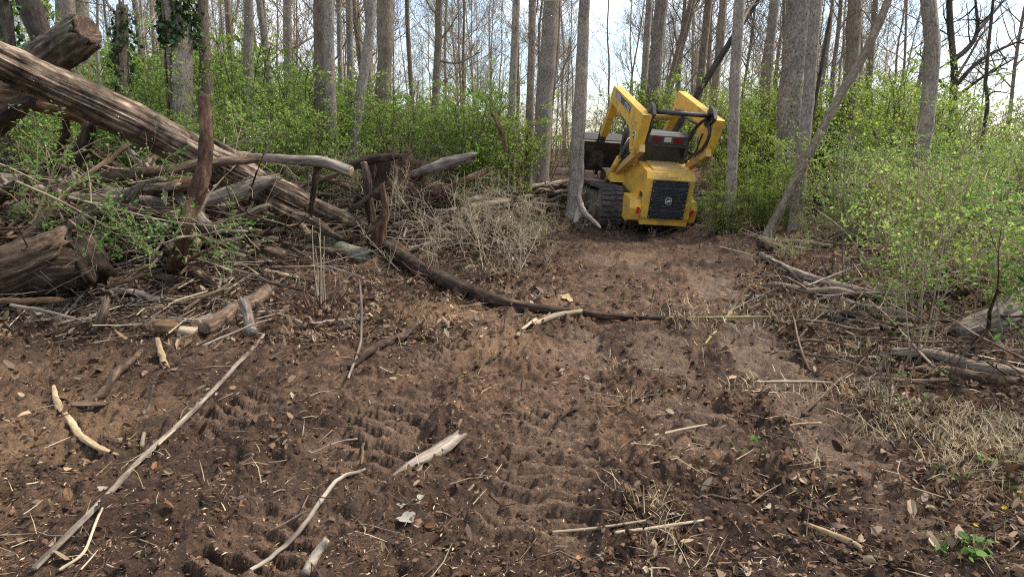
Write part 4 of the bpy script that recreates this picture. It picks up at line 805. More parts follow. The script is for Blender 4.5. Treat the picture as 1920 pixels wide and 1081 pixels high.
sticks(44, lambda: (rg.uniform(520, 1080), rg.uniform(345, 470)), 0.4, 1.8, 0.9, 'broken stick in the weedy debris behind the long branch', 'sticks behind the long branch', 0.15)
sticks(32, lambda: (rg.uniform(1430, 1980), rg.uniform(470, 760)), 0.3, 1.4, 0.7, 'broken stick in the undergrowth debris on the right bank', 'sticks on the right bank', 0.2)
sticks(26, lambda: (rg.uniform(300, 1800), rg.uniform(640, 1040)), 0.08, 0.35, 0.33, 'short twig pressed into the mud of the trail', 'twigs on the trail mud', 0.08)

# dead forked branches thrown on the pile: stem, forks and twigs
DBR = []
for k in range(6):
    rg = np.random.default_rng(950 + k); mb = MB(); grow(mb, (-0.7, 0, 0), (1, 0, 0.05), 1.5, rg.uniform(0.016, 0.028), 2, rg, 7, 5, 0.7, 0.0, None, 0.15, 0.0022)
    me = mb.mesh('dead_branch'); me.materials.append(MATS[['wood_grey', 'wood_brown', 'twig_tan', 'bark_brown', 'wood_rotten', 'twig_brown'][k]]); DBR.append(me)
rg = np.random.default_rng(67)
def dead(n_, fn, s0, s1, label, group, tilt=0.3, lift=0.1):
    for i in range(n_):
        px, py = fn(); p_ = G(px, py); o = link('dead_branch', DBR[int(rg.integers(0, 6))]); f = rg.uniform(s0, s1); t = abs(rg.normal(0, tilt)); o.scale = (f, f, f * 0.6)
        o.rotation_euler = Euler((rg.normal(0, 0.25), -t, rg.uniform(0, 6.28))); o.location = (p_[0], p_[1], p_[2] + 0.5 * f * math.sin(t) + lift * f); tag(o, label, 'branch', group)
dead(105, lambda: (rg.uniform(-80, 560), rg.uniform(320, 520)), 0.6, 1.4, 'forked dead branch tangled in the brush pile at left', 'forked branches of the brush pile')
dead(22, lambda: (rg.uniform(-60, 560), rg.uniform(520, 620)), 0.35, 0.7, 'small forked twig in the debris at the foot of the pile', 'forked twigs at the foot of the pile', 0.1, 0.05)
dead(62, lambda: (rg.uniform(540, 1080), rg.uniform(350, 480)), 0.5, 1.1, 'forked dead branch in the weedy debris behind the long branch', 'forked branches behind the long branch', 0.15)
dead(26, lambda: (rg.uniform(1430, 2000), rg.uniform(470, 720)), 0.4, 1.0, 'forked dead branch in the undergrowth on the right bank', 'forked branches on the right bank', 0.2)

# stout knobby limbs heaped crosswise in the pile: a bent stem with snapped side stubs
LMB = []
for k in range(7):
    rg = np.random.default_rng(1250 + k); mb = MB(); P = spline(wander((-1.0, 0, 0), (1.0, 0, 0), 6, 0.10, rg), 40); r = rg.uniform(0.045, 0.075)
    tube(mb, P, np.linspace(r, r * rg.uniform(0.45, 0.75), 40), 16, 0.12, 6, 0.16, k, jag=1.3)
    for q in range(4):
        i = int(rg.integers(5, 36)); dr = unit(rg.normal(0, 1, 3) + [0.5, 0, 0.2]); tube(mb, wander(P[i], P[i] + dr * rg.uniform(0.15, 0.6), 7, 0.12, rg), np.linspace(r * 0.45, r * 0.15, 7), 8, 0.1, 4, 0.1, q, jag=0.8)
    me = mb.mesh('fallen_limb'); me.materials.append(MATS[['wood_weathered', 'wood_brown', 'bark_brown', 'wood_grey', 'wood_rotten', 'bark_thick', 'wood_brown'][k]]); LMB.append(me)
rg = np.random.default_rng(68)
def heap(n_, fn, s0, s1, label, group, tilt=0.25, lift=0.3):
    for i in range(n_):
        px, py = fn(); p_ = G(px, py); o = link('fallen_limb', LMB[int(rg.integers(0, 7))]); f = rg.uniform(s0, s1); t = abs(rg.normal(0, tilt)); e = rg.uniform(0.7, 1.1); o.scale = (f * e, f, f)
        an = rg.choice([rg.normal(-0.5, 0.4), rg.normal(0.3, 0.5), rg.uniform(0, 3.14)]); o.rotation_euler = Euler((rg.uniform(0, 6.28), -t, an + (math.pi if rg.random() < 0.5 else 0))); o.location = (p_[0], p_[1], p_[2] + 0.75 * f * math.sin(t) + rg.uniform(0.0, lift)); tag(o, label, 'limb', group)
heap(50, lambda: (rg.uniform(-60, 340), rg.uniform(330, 500)), 0.55, 1.1, 'stout dead limb heaped in the left of the brush pile', 'stout limbs in the left of the pile', 0.28, 0.5)
heap(34, lambda: (rg.uniform(330, 680), rg.uniform(375, 480)), 0.5, 1.0, 'stout dead limb heaped under the splintered log', 'stout limbs under the splintered log')
heap(30, lambda: (rg.uniform(620, 1060), rg.uniform(350, 430)), 0.5, 0.95, 'stout dead limb in the debris around the root mound', 'stout limbs around the root mound', 0.15, 0.2)
heap(9, lambda: (rg.uniform(1480, 1900), rg.uniform(480, 660)), 0.4, 0.7, 'stout dead limb half hidden in the right undergrowth', 'stout limbs in the right undergrowth', 0.1, 0.05)

# ------------------------------------------------------------------ the compact track loader (x right, y forward, z up; origin on the ground between the tracks)
def make_loader():
    root = empty('track_loader', (2.535, 13.911, 0.2185))
    def Rm(a, b, c):
        return Matrix.Rotation(a, 3, 'Z') @ Matrix.Rotation(b, 3, 'X') @ Matrix.Rotation(c, 3, 'Y')
    root.rotation_euler = Rm(math.radians(6.57), math.radians(12.67), math.radians(3.84)).to_euler()
    tag(root, 'muddy yellow compact track loader with raised arms and black bucket', 'track loader')
    def fin(name, bm, m, parent, bev=0.0, seg=2, smooth=False):
        if bev:
            bmesh.ops.bevel(bm, geom=[e for e in bm.edges if e.calc_face_angle(0) > 0.3], offset=bev, segments=seg, affect='EDGES', profile=0.6)
        bmesh.ops.recalc_face_normals(bm, faces=bm.faces)
        me = bpy.data.meshes.new(name); bm.to_mesh(me); bm.free()
        if smooth:
            for p_ in me.polygons: p_.use_smooth = True
        return link(name, me, m, parent)
    def box(bm, x0, x1, y0, y1, z0, z1):
        v = [bm.verts.new((x, y, z)) for x in (x0, x1) for y in (y0, y1) for z in (z0, z1)]
        for f in ((0, 1, 3, 2), (4, 6, 7, 5), (0, 4, 5, 1), (2, 3, 7, 6), (0, 2, 6, 4), (1, 5, 7, 3)): bm.faces.new([v[i] for i in f])
        return bm
    def prism(bm, prof, x0, x1):
        a = [bm.verts.new((x0, y, z)) for y, z in prof]; b = [bm.verts.new((x1, y, z)) for y, z in prof]; k = len(prof)
        bm.faces.new(a); bm.faces.new(b[::-1])
        for i in range(k): bm.faces.new((a[i], b[i], b[(i + 1) % k], a[(i + 1) % k]))
        return bm
    def B(name, m, parent, *args, bev=0.012): return fin(name, box(bmesh.new(), *args), m, parent, bev)
    def Pm(name, m, parent, prof, x0, x1, bev=0.012): return fin(name, prism(bmesh.new(), prof, x0, x1), m, parent, bev)
    def T(name, m, parent, pts, r, seg=10, n_=None):
        mb = MB(); P = spline(np.array(pts, float), n_ or (2 if len(pts) == 2 else 6 * len(pts))); tube(mb, P, r, seg); return mb.build(name, m, parent)
    # tracks
    def belt_profile(n_=120, o=0.0):
        cr, rr, cf, rf = (-0.72, 0.40), 0.36 + o, (0.80, 0.26), 0.22 + o
        pts = []
        for a in np.linspace(-90, -268, 40): pts.append((cr[0] + rr * math.cos(math.radians(a)), cr[1] + rr * math.sin(math.radians(a))))
        for a in np.linspace(85, -90, 34): pts.append((cf[0] + rf * math.cos(math.radians(a)), cf[1] + rf * math.sin(math.radians(a))))
        return np.array(pts)
    lug_me = None
    for sx in (-1, 1):
        xo, xi = sx * 1.05, sx * 0.62; x0, x1 = min(xo, xi), max(xo, xi); xc = (x0 + x1) / 2
        outer, inner = belt_profile(), belt_profile(o=-0.035); k = len(outer); bm = bmesh.new()
        vs_ = [[bm.verts.new((x, *q)) for q in pr] for x, pr in ((x0, outer), (x1, outer), (x1, inner), (x0, inner))]
        for i in range(k):
            j = (i + 1) % k
            for a in range(4): b = (a + 1) % 4; bm.faces.new((vs_[a][i], vs_[b][i], vs_[b][j], vs_[a][j]))
        trk = fin('track', bm, 'rubber', root, smooth=False)
        cl = np.vstack([outer, outer[:1]]); s_ = np.r_[0, np.cumsum(np.linalg.norm(np.diff(cl, axis=0), axis=1))]; nl = int(s_[-1] / 0.098)
        if lug_me is None:                       # a tread bar: two staggered blocks joined in one step
            bm = bmesh.new(); prof = [(-0.215, -0.042), (0.01, -0.042), (0.01, -0.008), (0.215, -0.008), (0.215, 0.048), (-0.01, 0.048), (-0.01, 0.014), (-0.215, 0.014)]
            a = [bm.verts.new((x, y * 0.9, -0.005)) for x, y in prof]; b = [bm.verts.new((x * 0.985, y * 0.66, 0.034)) for x, y in prof]
            bm.faces.new(a[::-1]); bm.faces.new(b)
            for i in range(8): bm.faces.new((a[i], a[(i + 1) % 8], b[(i + 1) % 8], b[i]))
            bmesh.ops.recalc_face_normals(bm, faces=bm.faces); lug_me = bpy.data.meshes.new('tread_bar'); bm.to_mesh(lug_me); bm.free()
        for i in range(nl):
            t = s_[-1] * i / nl; q = np.array([np.interp(t, s_, cl[:, j]) for j in (0, 1)]); q2 = np.array([np.interp((t + 0.02) % s_[-1], s_, cl[:, j]) for j in (0, 1)])
            d = unit(q2 - q); o = link('tread_bar', lug_me, 'rubber', trk); nrm = np.array([-d[1], d[0]])
            if nrm @ (q - np.array([0.0, 0.38])) < 0: nrm = -nrm
            Y = Vector((0, d[0], d[1])); Z = Vector((0, nrm[0], nrm[1])); X = Y.cross(Z)
            M = Matrix((X, Y, Z)).transposed().to_4x4(); M.translation = Vector((xc, q[0], q[1])); o.matrix_local = M
        Pm('track_frame', 'undercarriage', root, [(-0.62, 0.12), (0.72, 0.12), (0.84, 0.26), (0.72, 0.37), (-0.3, 0.56), (-0.62, 0.58)], x0 + 0.015, x1 - 0.015, 0.03)
        for nm, cy, cz, r in (('drive_sprocket', -0.72, 0.40, 0.30), ('idler_wheel', 0.80, 0.26, 0.175)):
            T(nm, 'undercarriage', root, [(x0 + 0.03, cy, cz), (x1 - 0.03, cy, cz)], r, 24)
        for cy in (-0.4, -0.12, 0.16, 0.44): T('track_roller', 'undercarriage', root, [(x0 + 0.02, cy, 0.13), (x1 - 0.04, cy, 0.13)], 0.09, 16)
        # fender over the track front, tower plate, arm, links
        Pm('fender', 'paint_yellow', root, [(-0.30, 0.76), (0.05, 0.76), (0.14, 0.86), (-0.22, 0.92)], *sorted((sx * 0.74, sx * 0.46)), bev=0.015)
        Pm('pivot_tower', 'paint_yellow', root, [(-0.22, 0.80), (0.10, 0.72), (0.16, 0.86), (-0.08, 1.16), (-0.22, 1.14)], *sorted((sx * 0.62, sx * 0.47)), bev=0.012)
        ao, ai = sx * 0.728, sx * 0.568; a0, a1 = min(ao, ai), max(ao, ai)
        arm = Pm('loader_arm', 'paint_yellow', root, [(0.48, 2.455), (0.56, 2.38), (0.62, 2.20), (0.48, 2.13), (-0.80, 1.99), (-0.99, 1.86), (-1.10, 1.60), (-1.20, 1.54), (-1.36, 1.57), (-1.595, 2.27)], a0, a1, 0.012)
        for by, bz in ((-1.30, 2.10), (-1.14, 2.02), (0.52, 2.30), (-1.28, 1.63)):
            T('pin', 'paint_dusty', arm, [(ao - sx * 0.02, by, bz), (ao + sx * 0.018, by, bz)], 0.028, 12)
        Pm('arm_drop', 'paint_yellow', root, [(0.40, 2.25), (0.54, 2.25), (1.12, 1.44), (1.00, 1.36), (0.90, 1.48)], a0 + 0.012, a1 - 0.012, 0.012)
        Pm('tilt_bracket', 'steel_black', root, [(0.92, 1.62), (1.20, 1.55), (1.30, 1.25), (1.06, 1.20)], a0 + 0.03, a1 - 0.03, 0.01)
        lx0, lx1 = sorted((sx * 0.655, sx * 0.555))
        d = unit(np.array([1.42, -0.86])); nn = np.array([-d[1], d[0]]); A, Bp = np.array([-1.42, 1.66]), np.array([-0.06, 0.86]); w = 0.065
        Pm('lift_link', 'paint_dusty', root, [tuple(A - d * 0.05 + nn * w), tuple(A - d * 0.05 - nn * w), tuple(Bp - nn * w * 0.8), tuple(Bp + nn * w * 0.8)], lx0, lx1, 0.018)
        T('lift_cylinder', 'paint_yellow', root, [(sx * 0.70, -0.48, 1.27), (sx * 0.70, 0.12, 0.66)], 0.052, 14)
        T('cylinder_rod', 'chrome', root, [(sx * 0.70, -0.93, 1.74), (sx * 0.70, -0.47, 1.26)], 0.027, 10)
        T('hydraulic_hose', 'steel_black', root, [(sx * 0.60, -0.10, 0.95), (sx * 0.61, -0.45, 1.25), (sx * 0.58, -0.95, 1.60), (sx * 0.555, -1.15, 1.95)], 0.018, 8)
        # rear corner boxes with reflectors
        cb = Pm('corner_box', 'paint_yellow', root, [(-1.47, 0.40), (-1.50, 0.62), (-1.42, 0.76), (-1.02, 0.76), (-1.02, 0.33), (-1.36, 0.33)], *sorted((sx * 0.66 if sx < 0 else 0.60, sx * 0.452)), bev=0.018)
        B('reflector', 'reflector_red', cb, *sorted((sx * 0.478, sx * 0.535)), -1.515, -1.470, 0.52, 0.64, bev=0.004)
    # body and hood
    B('chassis', 'grille_black', root, -0.60, 0.60, -1.30, 1.00, 0.22, 0.72, bev=0.03)
    Pm('body_side', 'paint_yellow', root, [(-1.30, 0.70), (0.55, 0.62), (0.55, 0.92), (-0.40, 1.05), (-0.62, 1.22), (-1.30, 1.22)], -0.478, 0.478, 0.03)
    hood = Pm('hood', 'paint_yellow', root, [(-1.50, 0.36), (-1.545, 0.48), (-1.535, 1.18), (-1.46, 1.285), (-0.74, 1.345), (-0.66, 1.25), (-0.66, 0.42)], -0.445, 0.445, 0.045)
    Pm('top_panel', 'paint_dusty', hood, [(-1.38, 1.296), (-1.36, 1.318), (-0.84, 1.362), (-0.80, 1.34)], -0.31, 0.31, 0.008)
    B('side_vent', 'paint_dusty', hood, -0.4545, -0.44, -1.22, -0.98, 0.86, 1.14, bev=0.004)
    B('side_vent', 'paint_dusty', hood, 0.44, 0.4545, -1.22, -0.98, 0.86, 1.14, bev=0.004)
    B('latch', 'steel_black', hood, -0.4585, -0.44, -1.42, -1.30, 0.80, 0.88, bev=0.004)
    T('hood_handle', 'paint_dusty', hood, [(-0.10, -1.52, 1.235), (-0.08, -1.56, 1.235), (0.08, -1.56, 1.235), (0.10, -1.52, 1.235)], 0.010, 8)
    B('rear_bumper', 'paint_yellow', root, -0.44, 0.44, -1.53, -1.30, 0.335, 0.40, bev=0.015)
    g = B('grille', 'grille_black', root, -0.328, 0.328, -1.575, -1.53, 0.47, 1.165, bev=0.012)
    mb = MB()                                    # punched screen: rows of small slots standing proud
    for r in range(24):
        z = 0.505 + r * 0.0265
        for c_ in range(17):
            x = -0.29 + c_ * 0.0355 + (0.017 if r % 2 else 0)
            if x > 0.30 or (abs(x) < 0.07 and abs(z - 0.80) < 0.07): continue
            V = np.array([(x - 0.013, -1.574, z - 0.007), (x + 0.013, -1.574, z - 0.007), (x + 0.013, -1.574, z + 0.007), (x - 0.013, -1.574, z + 0.007), (x - 0.010, -1.584, z - 0.003), (x + 0.010, -1.584, z - 0.003), (x + 0.010, -1.584, z + 0.004), (x - 0.010, -1.584, z + 0.004)])
            mb.add(V, [(0, 1, 5, 4), (1, 2, 6, 5), (2, 3, 7, 6), (3, 0, 4, 7), (4, 5, 6, 7)])
    tag(mb.build('screen_slots', 'cab_grey', g, smooth=False), kind='stuff')
    for z in (0.62, 1.03): B('grille_bar', 'cab_grey', g, -0.315, 0.315, -1.588, -1.57, z - 0.008, z + 0.008, bev=0.003)
    for i in range(5):
        for x in (-0.31, 0.31): T('screw', 'chrome', g, [(x, -1.573, 0.50 + i * 0.158), (x, -1.584, 0.50 + i * 0.158)], 0.010, 8)
    # leaping-stag badge
    STAG = [(-0.9, -0.35), (-0.55, -0.15), (-0.75, 0.15), (-0.35, 0.30), (0.1, 0.22), (0.35, 0.45), (0.28, 0.75), (0.45, 0.9), (0.5, 0.6), (0.85, 0.45), (0.62, 0.30), (0.45, 0.05), (0.75, -0.25), (0.55, -0.40), (0.30, -0.12), (-0.05, -0.15), (-0.35, -0.35), (-0.60, -0.65), (-0.9, -0.35)][:-1]
    def badge(parent, origin, ux, uz, nrm, s):
        o_, ux, uz, nrm = (np.array(q, float) for q in (origin, ux, uz, nrm))
        def plate(name, poly, m, h0, h1):
            bm = bmesh.new(); a = [bm.verts.new(o_ + ux * x * s + uz * z * s + nrm * h0) for x, z in poly]; b = [bm.verts.new(o_ + ux * x * s + uz * z * s + nrm * h1) for x, z in poly]
            bm.faces.new(a); bm.faces.new(b[::-1])
            for i in range(len(poly)): j = (i + 1) % len(poly); bm.faces.new((a[i], a[j], b[j], b[i]))
            bmesh.ops.triangulate(bm, faces=bm.faces[:]); return fin(name, bm, m, parent)
        rr = [(1.12 * (abs(math.cos(t)) ** 0.6) * (1 if math.cos(t) > 0 else -1), 1.18 * (abs(math.sin(t)) ** 0.6) * (1 if math.sin(t) > 0 else -1) + 0.1) for t in np.linspace(0, 6.283, 33)[:-1]]
        plate('badge_rim', [(x * 1.14, (z - 0.1) * 1.14 + 0.1) for x, z in rr], 'print_white', -0.004, 0.003)
        plate('badge_field', rr, 'decal_dark', -0.003, 0.005); plate('badge_stag', STAG, 'print_white', -0.002, 0.007)
    badge(g, (0, -1.578, 0.80), (1, 0, 0), (0, 0, 1), (0, -1, 0), 0.046)
    larm = [o for o in root.children if o.name.startswith('loader_arm')]
    for o, sx in zip(larm, (-1, 1)):
        # side decal strip with lettering, along the arm, and the badge on the knee
        X = sx * 0.728; d0, d1 = np.array([0.27, 2.345]), np.array([-0.83, 2.215]); dr = unit(d1 - d0); nn = np.array([dr[1], -dr[0]]) if sx < 0 else np.array([dr[1], -dr[0]])
        if nn[1] < 0: nn = -nn
        c4 = [d0 + nn * 0.062, d0 - nn * 0.062, d1 - nn * 0.062, d1 + nn * 0.062]
        Pm('decal', 'decal_dark', o, [tuple(q) for q in c4], *sorted((X - sx * 0.01, X + sx * 0.003)), bev=0)
        read = dr if sx < 0 else -dr
        for txt, t0, h in (('DEERE', 0.03, 0.098), ('CT332', 0.70, 0.088)):
            cu = bpy.data.curves.new('lettering', 'FONT'); cu.body = txt; cu.size = h * 1.38; cu.extrude = 0.0015; cu.space_character = 1.02
            to = bpy.data.objects.new('lettering', cu); COL.objects.link(to); bpy.context.view_layer.update()
            me = bpy.data.meshes.new_from_object(to.evaluated_get(bpy.context.evaluated_depsgraph_get())); bpy.data.objects.remove(to)
            start = (d0 + dr * t0) if sx < 0 else (d1 - dr * t0)
            org = start - nn * h * 0.5
            Xa = Vector((0, read[0], read[1])); Ya = Vector((0, nn[0], nn[1])); Za = Xa.cross(Ya); M = Matrix((Xa, Ya, Za)).transposed().to_4x4()
            M.translation = Vector((X + sx * 0.0055, org[0], org[1])); lo = link('lettering', me, 'print_white', o); lo.matrix_local = M
        badge(o, (X + sx * 0.003, -1.27, 1.86), (0, sx * 1.0, 0), (0, 0, 1), (sx, 0, 0), 0.052)
    # cross tubes
    T('cross_tube', 'steel_black', root, [(-0.60, -1.44, 2.315), (0.60, -1.44, 2.315)], 0.042, 16)
    for sx in (-1, 1):
        Pm('tube_gusset', 'steel_black', root, [(-1.62, 2.30), (-1.50, 2.43), (-1.36, 2.46), (-1.26, 2.36), (-1.22, 2.12), (-1.36, 2.10), (-1.50, 2.20)], *sorted((sx * 0.566, sx * 0.51)), bev=0.008)
    T('front_cross_tube', 'paint_dusty', root, [(-0.58, 0.62, 1.93), (0.58, 0.62, 1.93)], 0.075, 16)
    mb = MB(); P = spline(np.array([(0.50, -1.40, 2.26), (0.46, -1.30, 2.20), (0.41, -1.12, 2.02), (0.395, -1.00, 1.80)]), 14); tube(mb, P, 0.042, 10, flat=0.6); mb.build('guard_strut', 'steel_black', root)
    T('hydraulic_hose', 'steel_black', root, [(0.53, -1.40, 2.20), (0.54, -1.48, 1.98), (0.52, -1.36, 1.72), (0.47, -1.16, 1.58), (0.43, -1.0, 1.56)], 0.028, 10)
    T('hydraulic_hose', 'steel_black', root, [(0.55, -0.8, 2.06), (0.50, -0.4, 2.08), (0.52, 0.1, 2.14), (0.50, 0.45, 2.02)], 0.020, 8)
    T('hydraulic_hose', 'steel_black', root, [(-0.53, -1.42, 2.22), (-0.50, -1.40, 2.0), (-0.50, -1.22, 1.75), (-0.47, -1.05, 1.55)], 0.026, 10)
    # cab
    cab = Pm('cab', 'cab_grey', root, [(-0.86, 1.20), (-0.96, 1.66), (-0.93, 1.80), (-0.84, 1.865), (0.30, 1.70), (0.42, 1.60), (0.46, 0.90), (-0.60, 0.90)], -0.435, 0.435, 0.035)
    Pm('roof', 'cab_grey', cab, [(-0.90, 1.862), (-0.86, 1.886), (0.26, 1.725), (0.32, 1.695)], -0.40, 0.40, 0.012)
    Pm('rear_window', 'glass_dark', cab, [(-0.872, 1.25), (-0.952, 1.63), (-0.962, 1.632), (-0.884, 1.25)], -0.37, 0.37, 0.002)
    for sx in (-1, 1):
        Pm('side_window', 'glass_dark', cab, [(-0.70, 1.22), (-0.80, 1.76), (0.26, 1.60), (0.34, 1.10), (-0.55, 1.10)], *sorted((sx * 0.43, sx * 0.4375)), bev=0.002)
    bar = Pm('light_bar', 'cab_grey', root, [(-1.01, 1.70), (-1.02, 1.84), (-0.99, 1.862), (-0.88, 1.875), (-0.90, 1.68)], -0.372, 0.372, 0.012)
    for nm, m_, x0, x1 in (('tail_lamp', 'lamp_red', -0.285, -0.135), ('plate_lamp', 'lamp_clear', -0.08, 0.05), ('tail_lamp', 'lamp_red', 0.105, 0.255)):
        B(nm, m_, bar, x0, x1, -1.032, -1.005, 1.735, 1.82, bev=0.008)
    # bucket, tipped forward: shell, side plates, cutting edge with teeth
    prof = [(1.96, 1.26), (1.40, 1.34), (1.29, 1.24), (1.27, 1.08), (1.36, 0.60), (1.385, 0.60), (1.305, 1.08), (1.325, 1.22), (1.42, 1.305), (1.96, 1.23)]
    bk_ = Pm('bucket', 'bucket_steel', root, prof, -0.99, 0.99, 0.006)
    for sx in (-1, 1): Pm('side_plate', 'bucket_steel', bk_, [(1.96, 1.28), (1.39, 1.355), (1.275, 1.25), (1.255, 1.08), (1.35, 0.59), (1.60, 0.80)], *sorted((sx * 0.985, sx * 1.012)), bev=0.004)
    B('cutting_edge', 'bucket_steel', bk_, -0.985, 0.985, 1.338, 1.352, 0.56, 0.74, bev=0.003)
    Pm('bucket_rib', 'bucket_steel', bk_, [(1.24, 1.20), (1.262, 1.06), (1.30, 1.06), (1.32, 1.24)], -0.97, 0.97, 0.006)
    for i in range(7): Pm('tooth', 'bucket_steel', bk_, [(1.32, 0.68), (1.385, 0.68), (1.395, 0.48), (1.375, 0.47)], -0.94 + i * 0.307, -0.88 + i * 0.307, 0.006)
    return root
make_loader()

# ------------------------------------------------------------------ leaf litter, grass, crumbs
DEAD = [(0.165, 0.098, 0.058), (0.24, 0.16, 0.10), (0.32, 0.23, 0.15), (0.105, 0.061, 0.037), (0.21, 0.115, 0.06), (0.31, 0.23, 0.155), (0.23, 0.175, 0.13)]
STRAW = [(0.42, 0.33, 0.19), (0.50, 0.41, 0.25), (0.33, 0.25, 0.15), (0.40, 0.34, 0.20)]
rg = np.random.default_rng(99)
def scatter(n_, dens, press=0.92, px0=-620, px1=2760, py0=345, py1=1100):
    """places spread evenly over the picture's ground, thinned by a density map of world x, y"""
    n_ = int(n_ * 1.35); px = rg.uniform(px0, px1, n_ * 3); py = rg.uniform(py0, py1, n_ * 3); u = 540.5 - py; c_, s_ = math.cos(CAM_P), math.sin(CAM_P)
    dy = c_ * FPX + s_ * u; dx = (px - 960) / dy; dz = (-s_ * FPX + c_ * u) / dy; d = np.full(len(px), 6.0)
    d = CAM_H / np.maximum(-dz, 0.06)
    for _ in range(14): d = d * 0.5 + 0.5 * np.clip((CAM_H - Hs(dx * d, d)) / np.maximum(-dz, 0.05), 1.2, 25)
    x = dx * d; keep = (rg.random(len(px)) < np.clip(dens(x, d), 0, 1) * (1 - press * detail(x, d)[1])) & (d < 22); x, y = x[keep][:n_], d[keep][:n_]
    return x, y
def d_litter(x, y):
    n_ = ss(-0.25, 0.5, fbm(x, y, 0.8, 3, 301))
    left = ss(0.9, -0.4, x - (y - 6) * 0.16) * ss(4.9, 5.9, y) * 0.95
    right = ss(0.9, 2.1, x - (y - 3) * 0.26) * 0.8; rim = ss(12.2, 13.5, y) * 0.8
    mid = 0.30 * np.exp(-((x - 0.95 - (y - 3) * 0.12) / 0.35) ** 2) * (y < 9)
    near = ss(1.5, 6.5, y)
    return np.maximum.reduce([left, right * 0.9, rim, mid, 0.05 + 0 * x]) * (0.25 + 0.75 * n_) * (0.10 + 0.90 * near)
def d_straw(x, y):
    n_ = ss(-0.1, 0.55, fbm(x, y, 0.55, 3, 311))
    a = (0.9 * ss(1.1, 1.9, x - (y - 2.5) * 0.25) + 0.45 * ss(0.35, 0.9, x - (y - 2.5) * 0.2)) * (1 - ss(7, 9, y)); b = 1.0 * np.exp(-((x + 0.6) / 1.2) ** 2 - ((y - 9.0) / 1.9) ** 2)
    c_ = 0.24 * np.exp(-((x - 0.85) / 0.28) ** 2) * (y < 5.5)
    return np.maximum.reduce([a, b, c_, 0.006 + 0 * x]) * n_
def d_green(x, y):
    return (np.maximum(0.9 * ss(1.3, 2.0, x - (y - 2.5) * 0.3) * (y < 5), 0.35 * np.exp(-((x - 0.9) / 0.5) ** 2) * (y < 4.5)) + 0.5 * np.exp(-((x + 0.4) / 1.3) ** 2 - ((y - 8.8) / 1.6) ** 2)) * ss(0.2, 0.6, fbm(x, y, 0.35, 2, 321))
def stuff(o, label, cat): return tag(o, label, cat, None, 'stuff')
x, y = scatter(62000, d_litter); mb = MB(); n_ = len(x)
sz = np.clip(rg.gamma(5, 0.009, n_), 0.015, 0.095) * np.clip(0.55 + y * 0.07, 0.6, 1.1); z = Hd(x, y) + 0.004 + rg.gamma(1.2, 0.008, n_)
A = rg.normal(0, 1, (n_, 3)); A[:, 2] *= 0.28; colr = pick(DEAD, n_, rg, 0.25); dull = rg.random(n_) < 0.55; colr[dull] *= 0.55; colr *= 0.95
leaves(mb, np.stack([x, y, z], -1), sz, A, 0.55, 0.22, colr, rg, 0.6, 6, 0.4); stuff(mb.build('leaf_litter', 'dead_leaf', smooth=False), 'brown dead leaves strewn over the ground', 'leaf litter')
# torn bits and mulch
x, y = scatter(40000, lambda x, y: 0.20 + 0.80 * d_litter(x, y), 0.3); n_ = len(x); mb = MB(); z = Hd(x, y) + 0.003; A = rg.normal(0, 1, (n_, 3)); A[:, 2] *= 0.2
cc = pick(DEAD + STRAW[:2] + [(0.06, 0.038, 0.026)] * 7, n_, rg, 0.25); leaves(mb, np.stack([x, y, z], -1), rg.uniform(0.008, 0.03, n_), A, 0.3, 0.1, cc, rg, 0.7, 4); stuff(mb.build('mulch', 'dead_leaf', smooth=False), 'torn bark and leaf bits mixed into the soil', 'mulch')
# soil crumbs
x, y = scatter(26000, lambda x, y: 0.18 + 0.82 * detail(x, y)[2] * ss(-0.2, 0.5, fbm(x, y, 0.6, 2, 331)), 0.3, py0=400); n_ = len(x); mb = MB()
ico = np.array([(0, 0, 1), (0.9, 0, 0.4), (0.28, 0.85, 0.4), (-0.72, 0.53, 0.4), (-0.72, -0.53, 0.4), (0.28, -0.85, 0.4), (0.72, 0.53, -0.3), (-0.28, 0.85, -0.3), (-0.9, 0, -0.3), (-0.28, -0.85, -0.3), (0.72, -0.53, -0.3)])
it = np.array([(0, 1, 2), (0, 2, 3), (0, 3, 4), (0, 4, 5), (0, 5, 1), (1, 6, 2), (2, 7, 3), (3, 8, 4), (4, 9, 5), (5, 10, 1), (2, 6, 7), (3, 7, 8), (4, 8, 9), (5, 9, 10), (1, 10, 6)])
r = np.clip(rg.gamma(1.4, 0.0042, n_), 0.002, 0.020) * np.clip(0.5 + y * 0.12, 0.7, 1.6)
V = ico[None] * (1 + rg.normal(0, 0.32, (n_, 11, 1))) * r[:, None, None] * np.array([1, 1, 0.75]) + np.stack([x, y, Hd(x, y) + r * 0.15], -1)[:, None]
mb.add(V.reshape(-1, 3), None, (it[None] + np.arange(n_)[:, None, None] * 11).reshape(-1, 3), None, np.repeat(pick([(0.075, 0.043, 0.026), (0.042, 0.024, 0.015), (0.12, 0.075, 0.046)], n_, rg, 0.2), 11, 0))
stuff(mb.build('soil_crumbs', 'crumb', smooth=False), 'loose dark crumbs and clods of turned soil', 'soil')
